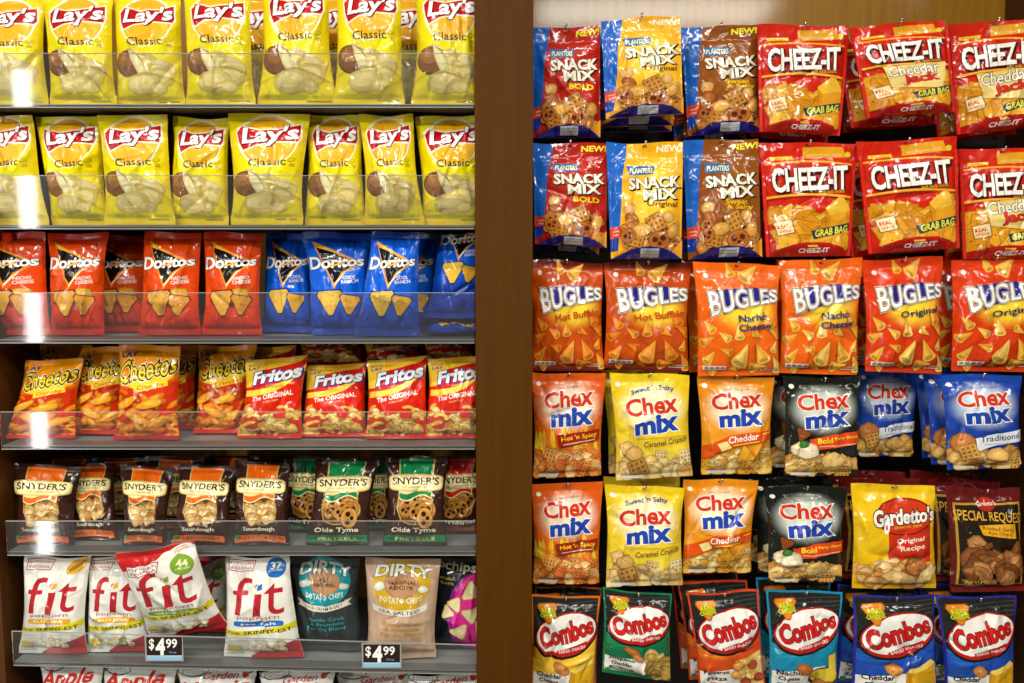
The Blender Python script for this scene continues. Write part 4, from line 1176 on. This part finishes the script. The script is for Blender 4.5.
S('pretzel_bag', 'pretzel_green', ((386, 456), (448, 457), (447, 549), (383, 549)), .034, 4, 'green banded olde tyme pretzel bag in front, nearest the red banded bag', GG, Yt=.075, **pz)
S('pretzel_bag', 'pretzel_green', ((352, 458), (398, 458), (396, 541), (352, 541)), .14, 4, 'green banded pretzel bag hidden behind the gap between the two front ones', GG, **pz)
S('pretzel_bag', 'pretzel_red', ((434, 457), (485, 456), (484, 538), (432, 538)), .12, 4, 'red banded pretzel bag in shadow beside the wooden divider', 'red banded pretzel bags', **pz)
for a, b, y, Y, l in ((40, 98, 455, .20, 'pretzel bag behind the first one at the side panel, orange top showing'), (93, 148, 458, .19, 'pretzel bag at the back, orange top above the second front bag from the side panel'),
                      (146, 204, 456, .14, 'pretzel bag at the back, top between the third and fourth front bags'), (204, 258, 455, .21, 'pretzel bag at the back, top above the last orange banded front bag')):
    S('pretzel_bag', 'pretzel_orange', quad(a, b, y, 537), Y, 4, l, GO, **pz)

# sixth shelf: popcorn and kettle chips
GP = 'white popcorn bags'
pk = dict(cat='popcorn bag', T=.027, matte=True)
S('popcorn_bag', 'popcorn_yellow', ((24, 556), (90, 556), (87, 660), (19, 660)), .034, 5, 'white popcorn bag with yellow bar beside the side panel', GP, **pk)
S('popcorn_bag', 'popcorn_yellow', ((86, 556), (146, 556), (152, 662), (88, 662)), .05, 5, 'white popcorn bag with yellow bar, half covered by the tilted red topped bag', GP, **pk)
S('popcorn_bag', 'popcorn_green', ((114, 556), (193, 541), (229, 628), (149, 636)), .03, 5, 'white popcorn bag with red top and green bar, tilted forward over the lip', GP, Yt=-.036, stand=False, cat='popcorn bag', T=.028, matte=True)
S('popcorn_bag', 'popcorn_green', ((182, 556), (230, 556), (228, 655), (182, 655)), .16, 5, 'white popcorn bag in shadow behind the tilted one', GP, **pk)
S('popcorn_bag', 'popcorn_blue', ((225, 556), (289, 556), (304, 664), (224, 664)), .036, 5, 'white sea salt popcorn bag with a blue bar', GP, **pk)
S('potato_chip_bag', 'kettle_black', ((290, 557), (360, 556), (362, 664), (297, 664)), .075, 5, 'black kettle chip bag with a teal emblem', None, T=.028, matte=True)
S('potato_chip_bag', 'kettle_tan', ((365, 558), (441, 558), (436, 664), (366, 664)), .045, 5, 'tan kettle chip bag with a golden emblem behind the price tag', None, T=.028, matte=True)
S('tortilla_chip_bag', 'popped_magenta', ((436, 556), (492, 557), (492, 662), (432, 662)), .10, 5, 'black and magenta chip bag beside the wooden divider', None, T=.034, matte=True)

# the bags below the lowest lip, only their tops in view
GS = 'white straw snack bags below the lowest shelf'
SHZ.append(lambda X: .455)
panel_z = .452
low = [((41, 662), (104, 663), 'apple', 'white snack bag with red script beside the side panel, below the lowest shelf'), ((103, 665), (176, 667), 'apple', 'white snack bag with red script, second from the side panel, below the lowest shelf'),
       ((178, 668), (257, 668), 'garden', 'white garden snack bag with an oval seal, third from the side panel, lowest row'), ((260, 671), (335, 670), 'garden', 'white garden snack bag in the middle of the lowest row'),
       ((337, 672), (412, 671), 'garden', 'white garden snack bag second from the wooden divider, lowest row'), ((408, 675), (484, 673), 'garden', 'white garden snack bag touching the wooden divider, lowest row')]
for k, (a, b, kd, l) in enumerate(low):
    S('straw_snack_bag', 'straws_' + kd, (a, b, (b[0] - 1, 768), (a[0] + 1, 768)), (.05, .055, .06, .05, .09, .05)[k], 6, l, GS, cat='snack bag', T=.034, matte=True)
root = empty('shelf', (-.57, .2, .452)); tag(root, 'bottom deck board below the lowest row of white snack bags', 'shelf', 'shelves of the chip case')
link_mesh('board', *box_geo(XL + .001 + .57, -.0765 + .57, .004 - .2, YB - .201, -.02, 0), SHELF, root)

# price tags clipped to the lowest lip
for (x0, y0, x1, y1, l) in ((147, 637, 182, 660, 'dark price tag reading 4.99 under the tilted popcorn bag'), (363.5, 644.5, 400, 667, 'dark price tag reading 4.99 under the tan kettle chip bag')):
    y = -.0045
    TLc, TRc, BRc, BLc = at(x0, y0, y), at(x1, y0, y), at(x1, y1, y), at(x0, y1, y)
    A = art('price'); org = (BLc + BRc) / 2
    gx, gv = np.meshgrid(np.linspace(0, 1, NU + 1), np.linspace(0, 1, NV + 1))
    G = (BLc * ((1 - gx) * (1 - gv))[..., None] + BRc * (gx * (1 - gv))[..., None] + TLc * ((1 - gx) * gv)[..., None] + TRc * (gx * gv)[..., None]) - org
    I, J = A.I, A.J
    p00, p10, p11, p01 = G[J, I], G[J, I + 1], G[J + 1, I + 1], G[J + 1, I]
    fx, fy = A.FX[:, None], A.FY[:, None]
    q = np.where(A.Hf[:, None], p00 + fy * (p01 - p00) + fx * (p11 - p01), p00 + fx * (p10 - p00) + fy * (p11 - p10))
    q = q + np.array((0, -1, 0)) * (A.Zl + 6e-5)[:, None]
    w, h = TRc[0] - TLc[0], TLc[2] - BLc[2]
    root = empty('price_tag', tuple(org)); tag(root, l, 'price tag', 'price tags on the lowest lip')
    link_mesh('holder', *box_geo(-w / 2 - .0035, w / 2 + .0035, .0002, .0012, -.003, h + .003), EDGE, root)
    key = np.round(np.stack((I + A.FX, J + A.FY, A.Zl * 2e4), 1), 4)
    _, first, inv = np.unique(key, axis=0, return_index=True, return_inverse=True); inv = inv.ravel()
    bv, bf = box_geo(-w / 2, w / 2, 0, .0006, 0, h)
    V = [tuple(p) for p in bv] + [tuple(p) for p in q[first]]
    Fc = list(bf) + [tuple(8 + inv[s0:s0 + n]) for s0, n in zip(A.start, A.cnt)]
    o = link_mesh('card', V, Fc, CARD, root)
    ca = o.data.color_attributes.new('ink', 'FLOAT_COLOR', 'POINT')
    cc = np.concatenate((np.broadcast_to(lin('2a1710'), (8, 3)), A.Co[first]))
    ca.data.foreach_set('color', np.concatenate((cc, np.ones((len(cc), 1))), 1).astype(np.float32).ravel())

# ------------------------------------------------------------------ the pegged side
PX = []


def Hg(name, dsg, q, label, group, cat, Y=.10, back=(), shape='hang', T=.020, hook=None, **kw):
    """a pack hung on a peg, with further ones behind it on the same peg"""
    _n[0] += 1
    P = [at(*c, Y) for c in q]
    parts = ('body', 'top_header', 'bottom_gusset') if shape == 'pouch' else ('body', 'top_header', 'bottom_seal')
    root, org, Fr = make_bag(name, dsg, P, label, cat, group, shape=shape, T=T, seed=_n[0] * 5 + 1, hole=True, parts=parts, **kw)
    hp = (Fr[NV - 2, NU // 2] + Fr[NV - 1, NU // 2]) / 2 + org
    for b in back:
        lb, dx, dy, dz, ang = b[:5]; d2 = b[5] if len(b) > 5 else dsg
        _n[0] += 1
        c, s = math.cos(R(ang)), math.sin(R(ang)); Q = []
        for p in P:
            r = p - hp
            Q.append(hp + np.array((r[0] * c - r[2] * s + dx, r[1] + dy, r[0] * s + r[2] * c + dz)))
        make_bag(name, d2, Q, lb, cat, group, shape=shape, T=T, seed=_n[0] * 5 + 1, hole=True, parts=parts, **kw)
    # the peg
    ro = empty('peg_hook', (hp[0], YB - .002, hp[2] + .0005)); tag(ro, 'thin steel peg hook holding the ' + hook, 'hook', 'steel peg hooks')
    y1 = hp[1] - .016 - (YB - .002)
    v, f = tube_geo([(0, 0, 0), (0, y1 * .5, 0), (0, y1 + .006, 0), (0, y1 + .001, .0015), (0, y1, .005)], .0017, 8)
    link_mesh('rod', v, f, STEEL, ro, smooth=True)
    v, f = tube_geo([(0, y1, .004), (0, y1 - .0004, .005), (0, y1 - .0006, .007), (0, y1, .009), (0, y1, .0098)], [.0012, .0026, .0032, .0024, .0006], 10)
    link_mesh('tip', v, f, STEEL, ro, smooth=True)
    link_mesh('back_plate', *box_geo(-.012, .012, -.003, 0, -.016, .016, .001), STEEL, ro)
    return root


M = dict(name='snack_mix_pouch', cat='snack pouch', shape='pouch', T=.022)
M1 = dict(M, group='nut snack mix pouches in the top row'); M2 = dict(M, group='nut snack mix pouches in the second row')
Hg(dsg='mix_red', q=((531, 27), (600, 27), (600, 138), (533, 138)), label='red bold snack mix pouch in the top row beside the wooden divider', hook='red snack mix pouches in the top row', **M1)
Hg(dsg='mix_yellow', q=((601, 21), (680, 16), (683, 114), (606, 119)), Y=.08, label='yellow original snack mix pouch in the top row, tilted, hung in front', hook='yellow snack mix pouches in the top row',
   back=(('yellow snack mix pouch second on its peg, top row, lower edge showing', -.004, .06, -.012, -2), ('yellow snack mix pouch third on its peg, top row, deepest in shadow', .006, .12, -.016, -3)), **M1)
Hg(dsg='mix_brown', q=((681, 27), (757, 24), (763, 132), (688, 136)), Y=.13, label='brown sweet and salty snack mix pouch in the top row', hook='brown snack mix pouches in the top row',
   back=(('brown snack mix pouch behind the front one in the top row', -.008, .10, -.006, -1),), **M1)
K = dict(name='cracker_pouch', cat='cracker pouch', shape='pouch', T=.022)
K1 = dict(K, group='red cheese cracker pouches in the top row'); K2 = dict(K, group='red cheese cracker pouches in the second row')
Hg(dsg='cracker_plain', q=((757, 26), (849, 25), (839, 136), (759, 132)), Y=.10, label='red plain cheese cracker pouch in the top row, beside the brown pouch', hook='plain cracker pouches in the top row',
   back=(('red cheese cracker pouch behind the plain one in the top row, edge showing', .006, .072, -.004, -2),), **K1)
Hg(dsg='cracker_jack', q=((849, 26), (946, 20), (954, 112), (866, 118)), Y=.07, label='red cheddar jack cracker pouch in the top row, second from the side panel', hook='cheddar jack pouches second from the side panel, top row',
   back=(('cheddar jack cracker pouch second on its peg in the top row', -.006, .062, -.014, -1), ('cheddar jack cracker pouch third on its peg in the top row', .0, .135, -.012, 1)), **K1)
Hg(dsg='cracker_jack', q=((948, 24), (1042, 17), (1036, 127), (956, 135)), label='red cheddar jack cracker pouch in the top row, cut off beside the side panel', hook='cheddar jack pouches nearest the side panel, top row',
   back=(('cheddar jack cracker pouch behind the cut off one in the top row', -.010, .072, -.008, 1),), **K1)
# second row
Hg(dsg='mix_red', q=((533, 142), (607, 144), (606, 248), (535, 244)), Y=.08, label='red bold snack mix pouch in the second row beside the wooden divider', hook='red snack mix pouches in the second row',
   back=(('red snack mix pouch behind the front one in the second row, blue bottom showing', -.006, .06, -.014, -1),), **M2)
Hg(dsg='mix_yellow', q=((606, 142), (683, 142), (681, 259), (611, 259)), Y=.07, label='yellow original snack mix pouch in the second row', hook='yellow snack mix pouches in the second row', **M2)
Hg(dsg='mix_brown', q=((683, 140), (758, 138), (761, 257), (688, 260)), label='brown sweet and salty snack mix pouch in the second row', hook='brown snack mix pouches in the second row',
   back=(('brown snack mix pouch behind the front one in the second row', -.006, .06, 0, 1),), **M2)
Hg(dsg='cracker_plain', q=((759, 143), (856, 142), (849, 256), (766, 257)), label='red plain cheese cracker pouch in the second row, beside the brown pouch', hook='plain cracker pouches beside the brown pouch, second row',
   back=(('red cheese cracker pouch behind the one beside the brown pouch, second row', .010, .072, 0, -1),), **K2)
Hg(dsg='cracker_plain', q=((856, 142), (956, 136), (958, 248), (868, 254)), Y=.08, label='red plain cheese cracker pouch in the second row, tilted up, second from the side panel', hook='tilted plain cracker pouches, second row',
   back=(('red cheese cracker pouch behind the tilted one in the second row', -.014, .072, -.008, 1),), **K2)
Hg(dsg='cracker_jack', q=((958, 150), (1046, 148), (1042, 259), (962, 259)), label='red cheddar jack cracker pouch in the second row, cut off beside the side panel', hook='cheddar jack pouches in the second row',
   back=(('red cheese cracker pouch behind the cut off one in the second row', -.008, .072, 0, 1),), **K2)
# third row: horn shaped corn snacks
B = dict(name='corn_horn_bag', cat='snack bag', group='orange corn horn bags in the third row', T=.026, pinch=.05)
Hg(dsg='cone_hot', q=((530, 260), (603, 263), (604, 371), (531, 371)), label='dark orange hot buffalo corn horn bag beside the wooden divider', hook='hot buffalo bags beside the wooden divider', **B)
Hg(dsg='cone_hot', q=((604, 261), (691, 264), (688, 373), (604, 368)), label='dark orange hot buffalo corn horn bag, second from the wooden divider', hook='hot buffalo bags second from the wooden divider', **B)
Hg(dsg='cone_nacho', q=((693, 262), (780, 264), (779, 375), (698, 376)), Y=.085, label='orange nacho cheese corn horn bag touching the hot buffalo bag', hook='nacho cheese bags next to hot buffalo',
   back=(('orange nacho cheese corn horn bag behind the one touching hot buffalo', -.010, .07, .0, 1),), **B)
Hg(dsg='cone_nacho', q=((779, 260), (863, 259), (857, 375), (780, 373)), label='orange nacho cheese corn horn bag touching the original bag', hook='nacho cheese bags next to the original',
   back=(('orange nacho cheese corn horn bag behind the one touching the original bag', .012, .066, 0, -1),), **B)
Hg(dsg='cone_original', q=((862, 259), (943, 257), (941, 374), (865, 371)), label='red orange original corn horn bag, second from the side panel', hook='original corn horn bags second from the side panel',
   back=(('original corn horn bag behind the second from the side panel, third row', .012, .11, 0, 0),), **B)
Hg(dsg='cone_original', q=((951, 259), (1038, 256), (1038, 372), (951, 371)), label='red orange original corn horn bag, cut off beside the side panel', hook='original corn horn bags nearest the side panel',
   back=(('original corn horn bag behind the cut off one at the side panel', -.014, .07, 0, 0),), **B)
# fourth and fifth rows: cereal snack mix
X = dict(name='cereal_mix_bag', cat='snack bag', T=.022, pinch=.05)
X4 = dict(X, group='cereal snack mix bags in the fourth row'); X5 = dict(X, group='cereal snack mix bags in the fifth row')
Hg(dsg='cereal_hot', q=((532, 372), (606, 373), (601, 475), (533, 478)), label='orange hot and spicy cereal mix bag, upper of two beside the divider', hook='hot and spicy cereal mix, upper row', **X4)
Hg(dsg='cereal_sweet', q=((610, 374), (689, 374), (692, 475), (616, 480)), Y=.085, label='yellow caramel crunch cereal mix bag, upper of the two', hook='caramel crunch cereal mix, upper row',
   back=(('yellow caramel crunch bag behind the upper front one, edge in shadow', -.012, .07, .0, 1),), **X4)
Hg(dsg='cereal_cheddar', q=((697, 376), (774, 376), (771, 473), (701, 474)), label='orange cheddar cereal mix bag, upper of the two', hook='cheddar cereal mix, upper row', **X4)
Hg(dsg='cereal_bold', q=((784, 376), (861, 377), (857, 475), (784, 476)), Y=.085, label='black bold party blend cereal mix bag, upper of the two', hook='black party blend cereal mix, upper row',
   back=(('black party blend cereal mix bag behind the upper front one', -.014, .08, .0, 1),), **X4)
Hg(dsg='cereal_trad', q=((858, 369), (919, 371), (912, 456), (853, 456)), Y=.205, label='blue traditional cereal mix bag hung far back between black and blue front bags', hook='far back blue cereal mix bag', **X4)
Hg(dsg='cereal_trad', q=((940, 374), (1021, 376), (1020, 467), (947, 470)), Y=.085, label='blue traditional cereal mix bag in front, beside the side panel', hook='blue cereal mix bags in front',
   back=(('blue cereal mix bag second on the peg behind the front blue one', -.012, .055, .0, 1), ('blue cereal mix bag third on the peg behind the front blue one', -.004, .118, 0, 1)), **X4)
Hg(dsg='cereal_hot', q=((532, 483), (603, 482), (599, 583), (533, 583)), Y=.085, label='orange hot and spicy cereal mix bag, lower of two beside the divider', hook='hot and spicy cereal mix, lower row',
   back=(('orange cereal mix bag behind the lower front one, silver bottom edge showing', .000, .06, -.024, 0),), **X5)
Hg(dsg='cereal_sweet', q=((605, 484), (684, 487), (682, 584), (606, 586)), Y=.085, label='yellow caramel crunch cereal mix bag, lower of the two', hook='caramel crunch cereal mix, lower row',
   back=(('yellow caramel crunch bag behind the lower front one, top showing', .004, .07, .004, 1),), **X5)
Hg(dsg='cereal_cheddar', q=((683, 478), (758, 480), (750, 572), (682, 572)), label='orange cheddar cereal mix bag, lower of the two', hook='cheddar cereal mix, lower row', **X5)
Hg(dsg='cereal_bold', q=((764, 485), (847, 488), (841, 581), (768, 582)), Y=.085, label='black bold party blend cereal mix bag, lower of the two', hook='black party blend cereal mix, lower row',
   back=(('black party blend cereal mix bag behind the lower front one', -.010, .06, .002, 1), ('black party blend cereal mix bag third back in the lower row', -.016, .12, .004, 1)), **X5)
Hg(name='rye_mix_bag', cat='snack bag', group='yellow rye snack mix bags', T=.026, pinch=.04, dsg='rye_mix', q=((851, 484), (935, 486), (936, 588), (852, 588)), Y=.085, label='yellow rye snack mix bag with a red oval badge', hook='yellow rye snack mix bag and maroon ones behind',
   back=(('maroon rye chip bag behind the yellow one, second on the peg', -.006, .06, .001, 0, 'rye_chips'), ('maroon rye chip bag behind the yellow one, third on the peg', -.012, .12, .004, 0, 'rye_chips')))
Hg(name='rye_chip_bag', cat='snack bag', group='maroon rye chip bags', T=.026, pinch=.04, dsg='rye_chips', q=((946, 486), (1020, 488), (1024, 590), (950, 591)), Y=.085, label='maroon and black rye chip bag in front, by the side panel', hook='maroon rye chip bags by the side panel',
   back=(('maroon rye chip bag second on the peg nearest the side panel', -.014, .06, .002, 0), ('maroon rye chip bag third on the peg nearest the side panel', -.026, .12, .005, 0)))
# sixth row: filled pretzels
Z = dict(name='filled_pretzel_bag', cat='snack bag', group='filled pretzel bags in the lowest peg row', T=.022, pinch=.04)
Hg(dsg='filled_cheddar', q=((531, 594), (600, 597), (594, 695), (531, 693)), Y=.085, label='black and yellow filled pretzel bag with a cheese wedge, beside the wooden divider', hook='black and yellow filled pretzel bags',
   back=(('filled pretzel bag behind the black and yellow one by the divider', .010, .06, 0, 0),), **Z)
Hg(dsg='filled_green', q=((603, 587), (672, 594), (670, 681), (602, 672)), Y=.085, label='black and green filled pretzel bag, slightly twisted', hook='black and green filled pretzel bag', **Z)
Hg(dsg='filled_pizza', q=((687, 592), (758, 590), (766, 690), (699, 692)), Y=.085, label='black and orange pepperoni filled pretzel bag in front', hook='pepperoni filled pretzel bags',
   back=(('pepperoni filled pretzel bag second on the peg, offset edge showing', -.012, .05, .004, 0), ('pepperoni filled pretzel bag third on the peg', -.022, .10, .008, 0)), **Z)
Hg(dsg='filled_nacho', q=((766, 589), (843, 591), (836, 690), (769, 692)), Y=.085, label='black and teal nacho filled pretzel bag in front', hook='nacho filled pretzel bags',
   back=(('black and teal nacho filled pretzel bag second on the peg', -.006, .06, .005, 0),), **Z)
Hg(dsg='filled_blue', q=((853, 595), (934, 595), (938, 696), (851, 696)), Y=.085, label='black and blue cheddar filled pretzel bag, second from the side panel', hook='blue filled pretzel bags second from the side panel',
   back=(('black and blue filled pretzel bag behind the second from the side panel', -.012, .06, .002, 0),), **Z)
Hg(dsg='filled_blue', q=((936, 595), (1017, 597), (1013, 698), (946, 698)), Y=.085, label='black and blue cheddar filled pretzel bag beside the side panel', hook='blue filled pretzel bags nearest the side panel',
   back=(('black and blue filled pretzel bag behind the one at the side panel', -.010, .06, .002, 0),), **Z)

# black cross bars that carry the pegs
for py, nm in ((142, 'second'), (262, 'third'), (374, 'fourth'), (460, 'upper spare'), (484, 'fifth'), (596, 'sixth')):
    z = at(780, py, YB - .05)[2]
    ro = empty('peg_bar', ((.0425 + XR) / 2, YB - .02, z)); w = (XR - .0435) / 2
    lb = {'second': 'black cross bar behind the second row of pouches', 'third': 'black cross bar behind the orange corn horn bags', 'fourth': 'black cross bar behind the upper cereal mix bags',
          'upper spare': 'black cross bar below the far back blue cereal mix bag', 'fifth': 'black cross bar behind the lower cereal mix bags', 'sixth': 'black cross bar behind the filled pretzel bags'}[nm]
    tag(ro, lb, 'bar', 'black peg bars')
    link_mesh('bar', *box_geo(-w, w, -.012, .012, -.009, .009, .002), BLACK, ro)
    for s in (-1, 1): link_mesh('end_bracket', *box_geo(s * (w - .012) - .011, s * (w - .012) + .011, -.016, .019, -.016, .016, .002), BLACK, ro)

# ------------------------------------------------------------------ light


def area(name, loc, sx, sy, watts, col, rot=(0, 0, 0)):
    l = bpy.data.lights.new(name, 'AREA'); l.shape = 'RECTANGLE'; l.size = sx; l.size_y = sy; l.energy = watts; l.color = col
    o = bpy.data.objects.new(name, l); C.objects.link(o); o.location = loc; o.rotation_euler = rot
    return o


WARM = (1.0, .96, .85)
for lx, ly, sx, sy, wt in ((-.8, -1.2, 1.2, .07, 20), (.75, -1.2, 1.2, .07, 13), (.80, -2.62, 1.3, .5, 62), (-1.2, -2.7, 1.2, .10, 42), (-.2, -3.9, 1.2, .10, 28), (2.6, -2.0, 1.2, .07, 18), (-2.6, -1.9, 1.2, .07, 18)):
    area('ceiling_light', (lx, ly, 2.92), sx, sy, wt, WARM)
area('cooler_door_light', (-1.995, -1.9, 1.15), .06, 2.3, 13, (1, .99, .96), (R(90), 0, R(-38)))
w = bpy.data.worlds.new('store'); SC.world = w; w.use_nodes = True
bg = w.node_tree.nodes['Background']; bg.inputs[0].default_value = (1.0, .97, .92, 1); bg.inputs[1].default_value = .16

SC.view_settings.view_transform = 'Standard'; SC.view_settings.look = 'None'
SC.view_settings.gamma = 1.0; SC.view_settings.use_curve_mapping = False
SC.view_settings.exposure = 0.28
SC.cycles.max_bounces = 8; SC.cycles.transparent_max_bounces = 16
SC.cycles.caustics_reflective = False; SC.cycles.caustics_refractive = False
SC.cycles.sample_clamp_indirect = 6.0
SC.cycles.use_denoising = True
